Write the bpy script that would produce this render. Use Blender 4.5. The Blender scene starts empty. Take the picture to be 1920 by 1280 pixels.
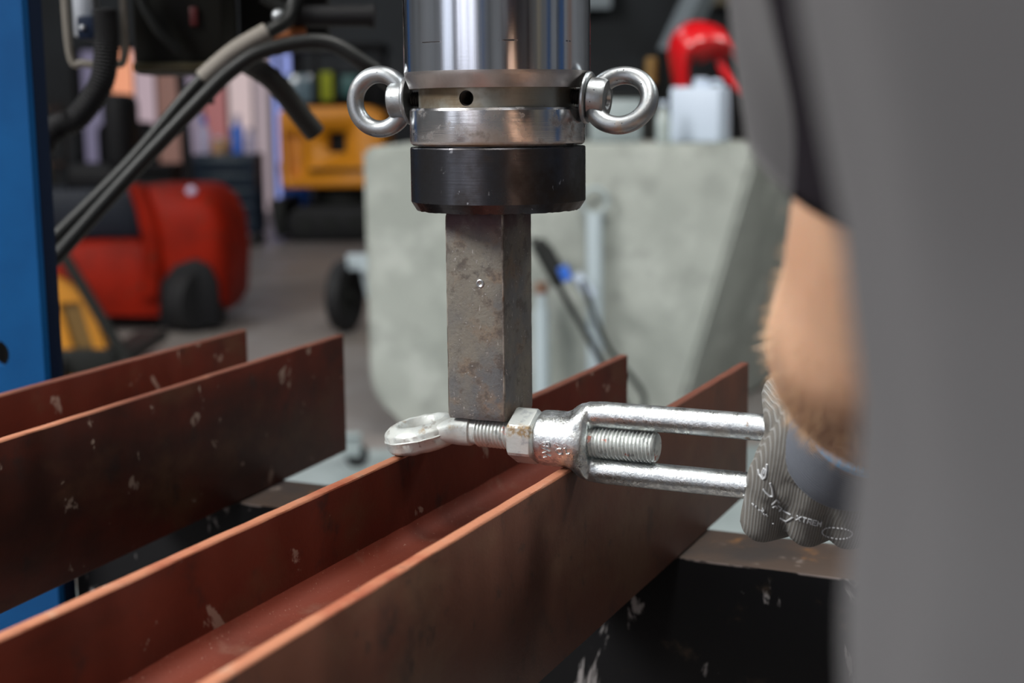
import bpy, bmesh, math, random
from mathutils import Vector, Matrix, noise
from mathutils.bvhtree import BVHTree
random.seed(7)
C = bpy.context.scene.collection
PI = math.pi
# ------------------------------------------------------------------ camera, world, lights, exposure
YAW = math.radians(24.706)
PITCH, ROLL = math.radians(9.08), math.radians(-0.556)
FW = Vector((-math.sin(YAW), math.cos(YAW), 0))      # horizontal viewing direction
RT = Vector((math.cos(YAW), math.sin(YAW), 0))
def hall(lat, dep, z=0.0):
    """Hall axes: metres to the right / into the hall / up."""
    v = RT * lat + FW * dep
    return Vector((v.x, v.y, z))
cam = bpy.data.objects.new('camera', bpy.data.cameras.new('camera'))
C.objects.link(cam)
F2 = FW * math.cos(PITCH) - Vector((0, 0, 1)) * math.sin(PITCH)
U2 = Vector((0, 0, 1)) * math.cos(PITCH) + FW * math.sin(PITCH)
R3 = RT * math.cos(ROLL) + U2 * math.sin(ROLL)
U3 = U2 * math.cos(ROLL) - RT * math.sin(ROLL)
mw = Matrix((R3, U3, -F2)).transposed().to_4x4()
mw.translation = (0, 0, 1.2)
cam.matrix_world = mw
cam.data.lens = 50.0
cam.data.sensor_width = 36.0
cam.data.clip_start = 0.02
cam.data.clip_end = 100
cam.data.dof.use_dof = True
cam.data.dof.focus_distance = 0.865
cam.data.dof.aperture_fstop = 5.8
cam.data.dof.aperture_blades = 9
sc = bpy.context.scene
sc.camera = cam
sc.view_settings.view_transform = 'Standard'
sc.view_settings.look = 'None'
sc.view_settings.exposure = 0.0
sc.view_settings.gamma = 1.0
sc.view_settings.use_curve_mapping = False
w = bpy.data.worlds.new('sky')
sc.world = w
w.use_nodes = True
w.node_tree.nodes['Background'].inputs[0].default_value = (0.62, 0.74, 0.9, 1)
w.node_tree.nodes['Background'].inputs[1].default_value = 0.05

def area_light(name, loc, target, sx, sy, power, col):
    d = bpy.data.lights.new(name, 'AREA')
    d.shape = 'RECTANGLE'; d.size = sx; d.size_y = sy; d.energy = power; d.color = col
    o = bpy.data.objects.new(name, d); C.objects.link(o)
    o.location = loc
    o.rotation_euler = (Vector(target) - Vector(loc)).to_track_quat('-Z', 'Y').to_euler()
    return o
# daylight through the big gate behind and left, a side gate on the left wall and the roof lights, with added fill lamps among them
area_light('gate_daylight', hall(-6.4, -6.9, 2.5), hall(-6.4, 5, 2.5), 5.6, 4.6, 150, (0.92, 0.92, 1.0))
area_light('side_gate_daylight', hall(-8.9, -4.2, 2.3), hall(5, -4.2, 2.0), 2.6, 4.2, 50, (0.86, 0.90, 1.0))
area_light('roof_or_fill_light', hall(0.3, 0.55, 6.2), hall(0.3, 0.55, 0), 1.6, 3.4, 400, (1.0, 0.98, 0.94))
area_light('roof_or_fill_light', hall(-5.4, -.7, 6.2), hall(0, 1.5, .6), 3.2, 3.2, 1180, (1.0, 0.99, 0.97))  # added fill from the left, not a known roof window
area_light('roof_or_fill_light', hall(2.0, -4.5, 6.2), hall(2.0, -4.5, 0), 3.0, 2.0, 60, (0.95, 0.97, 1.0))  # added fill to lift the dark rear of the hall
area_light('roof_or_fill_light', hall(-4.2, 6.0, 6.2), hall(-1.2, 7.0, 0), 2.2, 3.0, 170, (0.96, 1.0, 0.98))
area_light('roof_or_fill_light', hall(4.2, 3.6, 6.2), hall(1.0, 5.4, 0.4), 1.6, 2.4, 260, (0.97, 1.0, 0.98))  # added fill from the right for the concrete's right face
area_light('roof_or_fill_light', hall(-2.6, 12.5, 6.2), hall(-2.6, 12.5, 0), 2.2, 3.0, 80, (0.9, 0.9, 1.0))

# ------------------------------------------------------------------ helpers
def tag(o, label=None, cat=None, group=None, kind=None):
    if label: o['label'] = label
    if cat: o['category'] = cat
    if group: o['group'] = group
    if kind: o['kind'] = kind
    return o
def empty(name, loc=(0, 0, 0), rotz=0.0, label=None, cat=None, group=None, rot=None):
    o = bpy.data.objects.new(name, None); C.objects.link(o)
    o.location = loc
    o.rotation_euler = rot if rot else (0, 0, rotz)
    o.empty_display_size = 0.05
    return tag(o, label, cat, group)
def obj(name, bm, mats, parent=None, angle=35, loc=None, rotz=0.0, world=False):
    if world and parent:
        p = parent; m = p.matrix_basis.copy()
        while p.parent: p = p.parent; m = p.matrix_basis @ m
        bm.transform(m.inverted())
    me = bpy.data.meshes.new(name)
    bmesh.ops.recalc_face_normals(bm, faces=bm.faces)
    bm.to_mesh(me); bm.free()
    for m in (mats if isinstance(mats, (list, tuple)) else [mats]): me.materials.append(m)
    me.polygons.foreach_set('use_smooth', [True] * len(me.polygons))
    me.set_sharp_from_angle(angle=math.radians(angle))
    o = bpy.data.objects.new(name, me); C.objects.link(o)
    if parent: o.parent = parent
    if loc is not None: o.location = loc
    if rotz: o.rotation_euler = (0, 0, rotz)
    return o
def bake(o):
    dg = bpy.context.evaluated_depsgraph_get()
    me = bpy.data.meshes.new_from_object(o.evaluated_get(dg))
    old = o.data; o.modifiers.clear(); o.data = me
    bpy.data.meshes.remove(old)
    return o
def remesh(o, voxel, smooth=4, fac=0.5, shade=60):
    m = o.modifiers.new('r', 'REMESH'); m.mode = 'VOXEL'; m.voxel_size = voxel
    if smooth:
        s = o.modifiers.new('s', 'SMOOTH'); s.factor = fac; s.iterations = smooth
    bake(o)
    o.data.polygons.foreach_set('use_smooth', [True] * len(o.data.polygons))
    o.data.update()
    return o
def NB(): return bmesh.new()
def box(bm, c, s, bev=0.0, rot=None, seg=2, mat=0):
    r = bmesh.ops.create_cube(bm, size=1.0)
    vs = r['verts']
    bmesh.ops.scale(bm, vec=s, verts=vs)
    fs = list({f for v in vs for f in v.link_faces})
    if bev > 0:
        es = list({e for v in vs for e in v.link_edges})
        rr = bmesh.ops.bevel(bm, geom=es, offset=bev, segments=seg, profile=0.5, affect='EDGES')
        vs = list({v for f in rr['faces'] for v in f.verts})
        fs = list({f for v in vs for f in v.link_faces})
        vs = list({v for f in fs for v in f.verts})
    if rot is not None:
        bmesh.ops.transform(bm, matrix=rot.to_4x4() if len(rot) == 3 else rot, verts=vs)
    bmesh.ops.translate(bm, vec=c, verts=vs)
    for f in fs: f.material_index = mat
    return vs
def rings(bm, rs, cap=True, closed=False, mat=0):
    """Skin a list of rings (equal length lists of points)."""
    vv = [[bm.verts.new(p) for p in r] for r in rs]
    n = len(vv[0]); fs = []
    k = len(vv)
    for i in range(k if closed else k - 1):
        a, b = vv[i], vv[(i + 1) % k]
        for j in range(n):
            fs.append(bm.faces.new((a[j], a[(j + 1) % n], b[(j + 1) % n], b[j])))
    if cap and not closed:
        fs.append(bm.faces.new(list(reversed(vv[0])))); fs.append(bm.faces.new(vv[-1]))
    for f in fs: f.material_index = mat
    return vv
def lathe(bm, prof, seg=64, M=Matrix(), mat=0, closed=False):
    """prof: list of (radius, height) about local Z."""
    rs = []
    for r, h in prof:
        rs.append([M @ Vector((max(r, 1e-5) * math.cos(2 * PI * i / seg), max(r, 1e-5) * math.sin(2 * PI * i / seg), h)) for i in range(seg)])
    return rings(bm, rs, cap=not closed, closed=closed, mat=mat)
def frame_of(t):
    t = t.normalized()
    a = Vector((0, 0, 1)) if abs(t.z) < 0.9 else Vector((1, 0, 0))
    u = t.cross(a).normalized(); return u, t.cross(u).normalized()
def tube(bm, pts, rad, seg=16, cap=True, mat=0, flat=1.0):
    pts = [Vector(p) for p in pts]
    n = len(pts); rs = []; u = None
    for i, p in enumerate(pts):
        t = (pts[min(i + 1, n - 1)] - pts[max(i - 1, 0)]).normalized()
        if u is None: u, v = frame_of(t)
        else:
            u = (u - t * u.dot(t)).normalized(); v = t.cross(u)
        r = rad[i] if isinstance(rad, (list, tuple)) else rad
        rs.append([p + (u * math.cos(2 * PI * k / seg) + v * math.sin(2 * PI * k / seg) * flat) * r for k in range(seg)])
    return rings(bm, rs, cap=cap, mat=mat)
def spline(pts, n=12):
    pts = [Vector(p) for p in pts]; out = []
    P = [pts[0] * 2 - pts[1]] + pts + [pts[-1] * 2 - pts[-2]]
    for i in range(1, len(P) - 2):
        for k in range(n):
            t = k / n
            a, b, c, d = P[i - 1], P[i], P[i + 1], P[i + 2]
            out.append(0.5 * ((2 * b) + (c - a) * t + (2 * a - 5 * b + 4 * c - d) * t * t + (3 * b - a - 3 * c + d) * t ** 3))
    out.append(pts[-1]); return out
def prism(bm, poly, axis, h0, h1, bev=0.0, mat=0, M=Matrix()):
    """poly in the two axes other than `axis`; extruded from h0 to h1."""
    def mk(p, h):
        return M @ Vector((h, p[0], p[1]) if axis == 'x' else (p[0], h, p[1]) if axis == 'y' else (p[0], p[1], h))
    a = [bm.verts.new(mk(p, h0)) for p in poly]; b = [bm.verts.new(mk(p, h1)) for p in poly]
    n = len(poly); fs = [bm.faces.new(a), bm.faces.new(list(reversed(b)))]
    for i in range(n): fs.append(bm.faces.new((a[i], b[i], b[(i + 1) % n], a[(i + 1) % n])))
    for f in fs: f.material_index = mat
    if bev > 0:
        es = list({e for f in fs for e in f.edges})
        bmesh.ops.bevel(bm, geom=es, offset=bev, segments=2, profile=0.5, affect='EDGES')
def ball(bm, c, r, sub=2, s=(1, 1, 1), rot=None):
    m = Matrix.Translation(c) @ (rot.to_4x4() if rot is not None else Matrix()) @ Matrix.Diagonal((*s, 1))
    return bmesh.ops.create_icosphere(bm, subdivisions=sub, radius=r, matrix=m)['verts']
def limb(bm, pts, rad, seg=14):
    """Closed tapered chain with round ends, for later union."""
    for i in range(len(pts)):
        ball(bm, pts[i], rad[i], 3 if rad[i] > 0.03 else 2)
        if i: tube(bm, [pts[i - 1], pts[i]], [rad[i - 1], rad[i]], seg)
def rot_to(axis, d):
    return Vector(axis).rotation_difference(Vector(d)).to_matrix().to_4x4()

# ------------------------------------------------------------------ materials
def M(name, base, rough=0.5, metal=0.0, layers=(), bump=(), spec=0.5, extra=None):
    m = bpy.data.materials.new(name); m.use_nodes = True
    nt = m.node_tree; N = nt.nodes; L = nt.links
    b = N['Principled BSDF']
    b.inputs['Specular IOR Level'].default_value = spec
    tc = N.new('ShaderNodeTexCoord')
    def coords(st):
        mp = N.new('ShaderNodeMapping'); mp.inputs['Scale'].default_value = st
        L.new(tc.outputs['Object'], mp.inputs['Vector']); return mp.outputs[0]
    def field(l):
        st = l.get('stretch', (1, 1, 1)); k = l.get('kind', 'noise')
        if k == 'noise':
            n = N.new('ShaderNodeTexNoise'); n.inputs['Scale'].default_value = l['scale']
            n.inputs['Detail'].default_value = l.get('detail', 5); n.inputs['Roughness'].default_value = l.get('nr', 0.6)
            n.inputs['Distortion'].default_value = l.get('dist', 0.0)
            o = n.outputs[0]
        elif k == 'voronoi':
            n = N.new('ShaderNodeTexVoronoi'); n.inputs['Scale'].default_value = l['scale']; o = n.outputs[0]
        elif k == 'wave':
            n = N.new('ShaderNodeTexWave'); n.inputs['Scale'].default_value = l['scale']
            n.bands_direction = l.get('dir', 'X'); n.inputs['Distortion'].default_value = l.get('dist', 0)
            n.inputs['Detail'].default_value = 1; n.inputs['Detail Scale'].default_value = l.get('ds', 1.0); o = n.outputs[1]
        L.new(coords(st), n.inputs['Vector'])
        if k == 'axis':
            pass
        mr = N.new('ShaderNodeMapRange'); mr.interpolation_type = 'SMOOTHSTEP'
        mr.inputs[1].default_value = l.get('lo', 0.4); mr.inputs[2].default_value = l.get('hi', 0.6)
        mr.inputs[4].default_value = l.get('fac', 1.0)
        L.new(o, mr.inputs[0]); o = mr.outputs[0]
        if 'band' in l:   # limit to an interval of one local axis (a scribed line, a scorched end)
            ax, c, hw, soft = l['band']
            sx = N.new('ShaderNodeSeparateXYZ'); L.new(tc.outputs['Object'], sx.inputs[0])
            s = N.new('ShaderNodeMath'); s.operation = 'SUBTRACT'; s.inputs[1].default_value = c; L.new(sx.outputs[ax], s.inputs[0])
            a = N.new('ShaderNodeMath'); a.operation = 'ABSOLUTE'; L.new(s.outputs[0], a.inputs[0])
            q = N.new('ShaderNodeMapRange'); q.inputs[1].default_value = hw; q.inputs[2].default_value = hw + soft
            q.inputs[3].default_value = 1; q.inputs[4].default_value = 0; L.new(a.outputs[0], q.inputs[0])
            mu = N.new('ShaderNodeMath'); mu.operation = 'MULTIPLY'; L.new(o, mu.inputs[0]); L.new(q.outputs[0], mu.inputs[1]); o = mu.outputs[0]
        return o
    col = N.new('ShaderNodeRGB'); col.outputs[0].default_value = (*base, 1); co = col.outputs[0]
    ro = N.new('ShaderNodeValue'); ro.outputs[0].default_value = rough; ro = ro.outputs[0]
    me = N.new('ShaderNodeValue'); me.outputs[0].default_value = metal; me = me.outputs[0]
    def mixf(a, f, val):
        x = N.new('ShaderNodeMix'); x.data_type = 'FLOAT'; L.new(f, x.inputs[0]); L.new(a, x.inputs[2]); x.inputs[3].default_value = val
        return x.outputs[0]
    for l in layers:
        f = field(l)
        if 'col' in l:
            x = N.new('ShaderNodeMix'); x.data_type = 'RGBA'; L.new(f, x.inputs[0]); L.new(co, x.inputs[6])
            x.inputs[7].default_value = (*l['col'], 1); co = x.outputs[2]
        if 'rough' in l: ro = mixf(ro, f, l['rough'])
        if 'metal' in l: me = mixf(me, f, l['metal'])
    L.new(co, b.inputs['Base Color']); L.new(ro, b.inputs['Roughness']); L.new(me, b.inputs['Metallic'])
    prev = None
    for l in bump:
        f = field({**dict(lo=0.0, hi=1.0), **l})
        bp = N.new('ShaderNodeBump'); bp.inputs['Strength'].default_value = l.get('strength', 0.3); bp.inputs['Distance'].default_value = l.get('d', 0.001)
        L.new(f, bp.inputs['Height'])
        if prev: L.new(prev, bp.inputs['Normal'])
        prev = bp.outputs[0]
    if prev: L.new(prev, b.inputs['Normal'])
    for k, v in (extra or {}).items(): b.inputs[k].default_value = v
    return m
def glow(name, colr, s):
    return M(name, colr, 0.6, extra={'Emission Color': (*colr, 1), 'Emission Strength': s})

m_beam = M('red_primer', (0.076, 0.0125, 0.006), 0.5, 0, [
    dict(scale=6, lo=.40, hi=.66, col=(0.024, 0.0075, 0.005), stretch=(1, .5, 1)),
    dict(scale=15, lo=.50, hi=.72, col=(0.066, 0.030, 0.015), fac=.75, stretch=(1, .6, 1)),
    dict(scale=48, lo=.56, hi=.74, col=(0.015, 0.010, 0.009), fac=.65, stretch=(1, .8, .7)),
    dict(scale=36, lo=.63, hi=.67, col=(0.27, 0.20, 0.16), fac=.6, detail=7, dist=.3)],
    [dict(scale=120, strength=.25, d=.0006), dict(scale=600, strength=.18, d=.0003)], spec=.18)
m_beambrown = M('brown_rusted_primer', (0.105, 0.038, 0.021), 0.52, 0, [
    dict(scale=6, lo=.40, hi=.66, col=(0.085, 0.030, 0.017), stretch=(1, .5, 1)),
    dict(scale=15, lo=.46, hi=.70, col=(0.125, 0.066, 0.037), fac=.75, stretch=(1, .6, 1)),
    dict(scale=22, lo=.56, hi=.74, col=(0.022, 0.014, 0.012), fac=.75, stretch=(1, 1, .7)),
    dict(scale=90, lo=.58, hi=.72, col=(0.03, 0.018, 0.013), fac=.6)],
    [dict(scale=120, strength=.25, d=.0006), dict(scale=600, strength=.2, d=.0003)], spec=.4)
m_lip = M('worn_toplit_edge', (0.36, 0.145, 0.080), 0.6, 0, [  # worn edge, lighter than the faces: light from above put into its colour
    dict(scale=22, lo=.45, hi=.7, col=(0.26, 0.070, 0.036)), dict(scale=45, lo=.55, hi=.75, col=(0.42, 0.30, 0.22), fac=.6),
    dict(scale=90, lo=.62, hi=.72, col=(0.10, 0.05, 0.035), fac=.7),
    dict(scale=30, lo=.1, hi=.45, col=(0.105, 0.032, 0.02), fac=.9, band=(1, -.1, .24, .10))],  # far end darker, as less worn and less lit
    [dict(scale=300, strength=.4, d=.0008)], spec=.3)
m_web = M('dusty_primer', (0.16, 0.032, 0.017), 0.7, 0, [
    dict(scale=9, lo=.4, hi=.7, col=(0.055, 0.014, 0.009), stretch=(1, .4, 1)), dict(scale=30, lo=.55, hi=.75, col=(0.20, 0.10, 0.07), fac=.6),
    dict(scale=18, lo=.2, hi=.6, col=(0.32, 0.11, 0.075), fac=.9, band=(0, .045, .012, .035)),
    dict(scale=500, lo=.64, hi=.72, col=(0.45, 0.30, 0.24), fac=.6)], [dict(scale=400, strength=.25, d=.0005)], spec=.25)
m_bar = M('mill_scale_steel', (0.205, 0.190, 0.158), 0.5, 0.15, [
    dict(scale=24, lo=.38, hi=.62, col=(0.125, 0.128, 0.132), stretch=(1, 1, .6)),
    dict(scale=60, lo=.50, hi=.66, col=(0.25, 0.175, 0.115), fac=.6), dict(scale=26, lo=.62, hi=.72, col=(0.30, 0.13, 0.06), fac=.6),
    dict(scale=120, lo=.52, hi=.66, col=(0.075, 0.068, 0.065), fac=.7), dict(scale=420, lo=.54, hi=.66, col=(0.10, 0.09, 0.085), fac=.55),
    dict(scale=420, lo=.62, hi=.70, col=(0.50, 0.48, 0.45), fac=.6), dict(scale=150, lo=.655, hi=.70, col=(0.5, 0.48, 0.46), fac=.7, stretch=(1, 1, .3)),
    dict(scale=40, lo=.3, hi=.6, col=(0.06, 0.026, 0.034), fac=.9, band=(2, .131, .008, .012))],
    [dict(scale=160, strength=.4, d=.0008), dict(scale=700, strength=.4, d=.0004)], spec=.35)
m_barwear = M('worn_steel_corner', (0.30, 0.275, 0.24), 0.45, .4, [dict(scale=70, lo=.42, hi=.6, col=(0.12, 0.10, 0.085)), dict(scale=40, lo=.58, hi=.7, col=(0.28, 0.15, 0.08))], [dict(scale=400, strength=.4, d=.0006)])
m_zinc = M('galvanised_zinc', (0.80, 0.83, 0.82), 0.27, 1.0, [
    dict(scale=75, lo=.42, hi=.64, col=(0.58, 0.62, 0.63), rough=.42), dict(scale=330, lo=.46, hi=.62, col=(0.42, 0.45, 0.48), rough=.45, fac=.8),
    dict(scale=34, lo=.58, hi=.70, col=(0.38, 0.33, 0.27), rough=.6, fac=.5), dict(scale=75, lo=.64, hi=.70, col=(0.26, 0.15, 0.07), rough=.8, metal=.1, fac=.75)],
    [dict(scale=260, strength=.4, d=.0006), dict(scale=800, strength=.4, d=.0003)])
m_zincpaint = M('pale_zinc', (0.56, 0.585, 0.56), 0.45, .25, [
    dict(scale=60, lo=.46, hi=.68, col=(0.42, 0.465, 0.47)), dict(scale=60, lo=.58, hi=.67, col=(0.36, 0.25, 0.13), metal=.1, rough=.8, fac=.8),
    dict(scale=140, lo=.58, hi=.67, col=(0.26, 0.235, 0.21), fac=.75)], [dict(scale=500, strength=.35, d=.0004), dict(scale=120, strength=.35, d=.0008)])
m_nutdirt = M('nut_zinc', (0.60, 0.63, 0.61), 0.38, .5, [
    dict(scale=150, lo=.38, hi=.54, col=(0.28, 0.19, 0.09), metal=.05, rough=.85, band=(2, .0062, .0028, .0022)),
    dict(scale=150, lo=.52, hi=.66, col=(0.36, 0.39, 0.41), fac=.8)], [dict(scale=500, strength=.3, d=.0003)])
m_thread = M('thread_zinc', (0.66, 0.70, 0.68), 0.36, .6, [
    dict(scale=110, lo=.62, hi=.67, col=(0.55, 0.12, 0.06), metal=.1, rough=.7, fac=.8), dict(scale=200, lo=.52, hi=.66, col=(0.38, 0.40, 0.40), rough=.5)])
m_chrome = M('chromed_steel', (0.66, 0.69, 0.75), 0.12, 1.0, [
    dict(scale=5, lo=.3, hi=.7, rough=.2, stretch=(30, 30, .5)),
    dict(scale=60, lo=.52, hi=.56, col=(0.05, 0.045, 0.045), rough=.5, band=(2, .1010, .00022, .0004)),
    dict(scale=170, lo=.70, hi=.74, col=(0.25, 0.24, 0.26), rough=.4, fac=.6, band=(2, .1010, .004, .004))],
    [dict(scale=3, strength=.05, d=.0006, stretch=(60, 60, .3)), dict(scale=900, strength=.04, d=.0001, stretch=(.05, .05, 1))])
m_ground = M('ground_steel', (0.50, 0.47, 0.46), 0.34, 1.0, [dict(scale=40, lo=.4, hi=.7, col=(0.38, 0.35, 0.33), rough=.45)],
    [dict(scale=500, strength=.3, d=.0002, stretch=(1, .15, 1))])
m_neck = M('oily_neck_steel', (0.33, 0.33, 0.29), 0.40, .9, [dict(scale=26, lo=.42, hi=.66, col=(0.17, 0.13, 0.085), rough=.55),
    dict(scale=80, lo=.6, hi=.7, col=(0.10, 0.08, 0.06), fac=.8)], [dict(scale=600, strength=.3, d=.0002, stretch=(.05, .05, 1))])
m_collar = M('stained_collar_steel', (0.64, 0.64, 0.65), 0.18, 1.0, [
    dict(scale=22, lo=.47, hi=.72, col=(0.28, 0.20, 0.13), rough=.5, metal=.6, fac=.75), dict(scale=70, lo=.56, hi=.7, col=(0.13, 0.10, 0.08), rough=.6, metal=.5, fac=.7),
    dict(scale=30, lo=.3, hi=.6, col=(0.22, 0.13, 0.07), rough=.6, metal=.3, fac=.9, band=(2, .0395, .0016, .002))],
    [dict(scale=700, strength=.25, d=.0002, stretch=(.04, .04, 1))])
m_blackcap = M('blackened_steel', (0.082, 0.082, 0.09), 0.27, .95, [
    dict(scale=30, lo=.45, hi=.7, col=(0.045, 0.040, 0.038), rough=.4), dict(scale=26, lo=.62, hi=.75, col=(0.05, 0.034, 0.022), fac=.7, rough=.6),
    dict(scale=190, lo=.67, hi=.70, col=(0.35, 0.35, 0.36), fac=.8, stretch=(1, 1, .5))],
    [dict(scale=700, strength=.3, d=.0002, stretch=(.04, .04, 1)), dict(scale=90, strength=.12, d=.0004)])
m_eyebolt = M('eyebolt_zinc', (0.36, 0.38, 0.39), 0.40, 1.0, [dict(scale=180, lo=.5, hi=.7, col=(0.36, 0.36, 0.36), rough=.45),
    dict(scale=70, lo=.6, hi=.72, col=(0.42, 0.33, 0.24), rough=.45, fac=.7), dict(scale=420, lo=.66, hi=.70, col=(0.03, 0.03, 0.03), rough=.6)],
    [dict(scale=500, strength=.3, d=.0003)])
m_darkthread = M('oiled_thread', (0.035, 0.032, 0.03), 0.5, .6)
m_bedblack = M('scuffed_black_paint', (0.008, 0.008, 0.009), 0.5, 0, [
    dict(scale=12, lo=.585, hi=.63, col=(0.36, 0.34, 0.34), fac=.75, stretch=(2.5, 1, .9), detail=9, dist=1), dict(scale=30, lo=.6, hi=.75, col=(0.05, 0.035, 0.025)), dict(scale=60, lo=.46, hi=.56, col=(0.40, 0.34, 0.32), fac=.8, stretch=(.5, 1, 1), band=(2, .8625, .0012, .0015))],
    [dict(scale=80, strength=.3, d=.0008)], spec=.12)
m_bedtop = M('worn_brown_steel', (0.085, 0.058, 0.045), 0.5, .3, [dict(scale=14, lo=.4, hi=.65, col=(0.055, 0.045, 0.042)), dict(scale=30, lo=.6, hi=.75, col=(0.24, 0.12, 0.05)),
    dict(scale=45, lo=.62, hi=.72, col=(0.2, 0.16, 0.14))], [dict(scale=120, strength=.35, d=.0008)])
m_blue = M('blue_paint', (0.001, 0.048, 0.155), 0.45, 0, [dict(scale=6, lo=.4, hi=.7, col=(0.002, 0.062, 0.19)), dict(scale=40, lo=.73, hi=.76, col=(0.02, 0.03, 0.05))], [dict(scale=60, strength=.05)], spec=.15)
m_bluedark = M('dark_blue_and_shaded', (0.003, 0.009, 0.026), 0.5, spec=.15)
m_black = M('black_plastic', (0.008, 0.008, 0.009), 0.55, spec=.12)
m_rubber = M('black_rubber', (0.012, 0.012, 0.013), 0.62, 0, [], [dict(scale=200, strength=.2, d=.0005)], spec=.25)
m_hose = M('hose_rubber', (0.011, 0.012, 0.0115), 0.45, spec=.3)
m_hose2 = M('grey_sleeve', (0.20, 0.18, 0.155), 0.7)
m_darkgrey = M('dark_grey_paint', (0.016, 0.017, 0.016), 0.55, spec=.15)
m_olive = M('olive_grey_enclosure', (0.014, 0.014, 0.011), 0.5, 0, [], spec=.2)
m_oliveedge = M('olive_edge', (0.085, 0.07, 0.03), 0.5)
m_beige = M('beige_bracket', (0.19, 0.17, 0.14), 0.5)
m_orange = M('orange_plastic', (0.30, 0.09, 0.02), 0.5)
m_steel = M('bare_steel', (0.42, 0.44, 0.46), 0.4, .8)
m_conc = M('concrete', (0.345, 0.365, 0.335), 0.85, 0, [dict(scale=2.2, lo=.35, hi=.65, col=(0.27, 0.29, 0.265)), dict(scale=5, lo=.48, hi=.68, col=(0.42, 0.44, 0.41), fac=.8),
    dict(scale=9, lo=.52, hi=.70, col=(0.22, 0.235, 0.215), fac=.6), dict(scale=1.5, lo=.5, hi=.7, col=(0.25, 0.26, 0.225), fac=.5, band=(2, 1.1, .06, .15))], [dict(scale=40, strength=.3, d=.004)], spec=.3)
m_floor = M('workshop_floor', (0.205, 0.185, 0.175), 0.42, 0, [dict(scale=.5, lo=.35, hi=.7, col=(0.15, 0.13, 0.115), rough=.55), dict(scale=2.5, lo=.5, hi=.75, col=(0.26, 0.25, 0.25), fac=.7, rough=.33),
    dict(scale=.9, lo=.55, hi=.7, col=(0.10, 0.075, 0.055), fac=.6)], [dict(scale=30, strength=.08, d=.004)])
m_plate = M('pale_floor_plate', (0.30, 0.345, 0.35), 0.5, .2, [dict(scale=3, lo=.4, hi=.7, col=(0.22, 0.26, 0.265))])
m_wall = M('dark_wall', (0.038, 0.043, 0.047), 0.8, 0, [dict(scale=.8, lo=.4, hi=.7, col=(0.027, 0.029, 0.031))])
m_wall2 = M('grey_wall', (0.21, 0.22, 0.23), 0.85, 0, [dict(scale=.7, lo=.4, hi=.7, col=(0.12, 0.12, 0.12))])
m_brownwall = M('brown_board', (0.16, 0.085, 0.055), 0.7)
m_sand = M('sand_paint', (0.34, 0.29, 0.20), 0.7)
m_ceil = M('ceiling_sheet', (0.20, 0.20, 0.205), 0.8)
m_truss = M('pale_steel_paint', (0.36, 0.42, 0.45), 0.5)
m_red = M('forklift_red', (0.22, 0.010, 0.003), 0.5, 0, [dict(scale=4, lo=.4, hi=.7, col=(0.15, 0.008, 0.003)), dict(scale=14, lo=.58, hi=.68, col=(0.06, 0.02, 0.012), fac=.7)], spec=.08)
m_redgloss = M('glossy_red_plastic', (0.55, 0.006, 0.010), 0.25)
m_yellow = M('machine_yellow', (0.66, 0.24, 0.004), 0.5, 0, [dict(scale=5, lo=.5, hi=.75, col=(0.55, 0.2, 0.01))])
m_yellow2 = M('truck_yellow', (0.45, 0.18, 0.004), 0.45)
m_cabinet = M('dark_blue_cabinet', (0.008, 0.016, 0.030), 0.4, spec=.2)
m_cabgrey = M('teal_trim', (0.02, 0.05, 0.06), 0.4)
m_glass = M('cab_glass', (0.10, 0.15, 0.18), 0.15, 0, extra={'Alpha': 1.0})
m_hivis = M('hivis_cloth', (0.24, 0.27, 0.008), 0.8)
m_teal = M('teal_plastic', (0.015, 0.085, 0.08), 0.5)
m_white = M('white_plastic', (0.46, 0.53, 0.63), 0.4)
m_clear = M('pale_bottle', (0.55, 0.62, 0.60), 0.2, 0, extra={'Transmission Weight': .6})
m_bluecap = M('blue_plastic', (0.03, 0.13, 0.55), 0.4)
m_lilac = M('lilac_plastic', (0.42, 0.38, 0.52), 0.5)
m_tan = M('tan_card', (0.42, 0.25, 0.13), 0.7)
m_skin = M('skin', (0.66, 0.40, 0.26), 0.5, 0, [dict(scale=14, lo=.4, hi=.7, col=(0.58, 0.32, 0.20)), dict(scale=60, lo=.5, hi=.75, col=(0.68, 0.40, 0.27), fac=.5),
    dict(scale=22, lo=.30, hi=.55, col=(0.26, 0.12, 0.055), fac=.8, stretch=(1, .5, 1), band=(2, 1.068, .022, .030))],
    [dict(scale=150, strength=.15, d=.001)], extra={'Subsurface Weight': .15, 'Subsurface Radius': (.01, .004, .002)})
m_armhair = M('arm_hair', (0.48, 0.30, 0.17), 0.45)
m_hair = M('brown_hair', (0.05, 0.028, 0.015), 0.5, 0, [], [dict(scale=40, strength=.6, d=.004, stretch=(3, 3, .4))])
m_shirt = M('grey_work_jacket', (0.084, 0.082, 0.086), 0.9, 0, [dict(scale=6, lo=.4, hi=.7, col=(0.076, 0.074, 0.078))],
    [dict(scale=900, strength=.25, d=.0004)], spec=.2, extra={'Sheen Weight': .15})
m_sleeveshade = M('jacket_sleeve_shade', (0.020, 0.017, 0.022), 0.9, spec=.15)  # shade on the grey sleeve, painted as a darker cloth
m_trouser = M('dark_trousers', (0.03, 0.032, 0.04), 0.9, spec=.2)
m_boot = M('boot_leather', (0.03, 0.02, 0.014), 0.5)
m_eye = M('eye_white', (0.8, 0.8, 0.78), 0.3)
m_lips = M('lip_skin', (0.45, 0.17, 0.13), 0.5)
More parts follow.
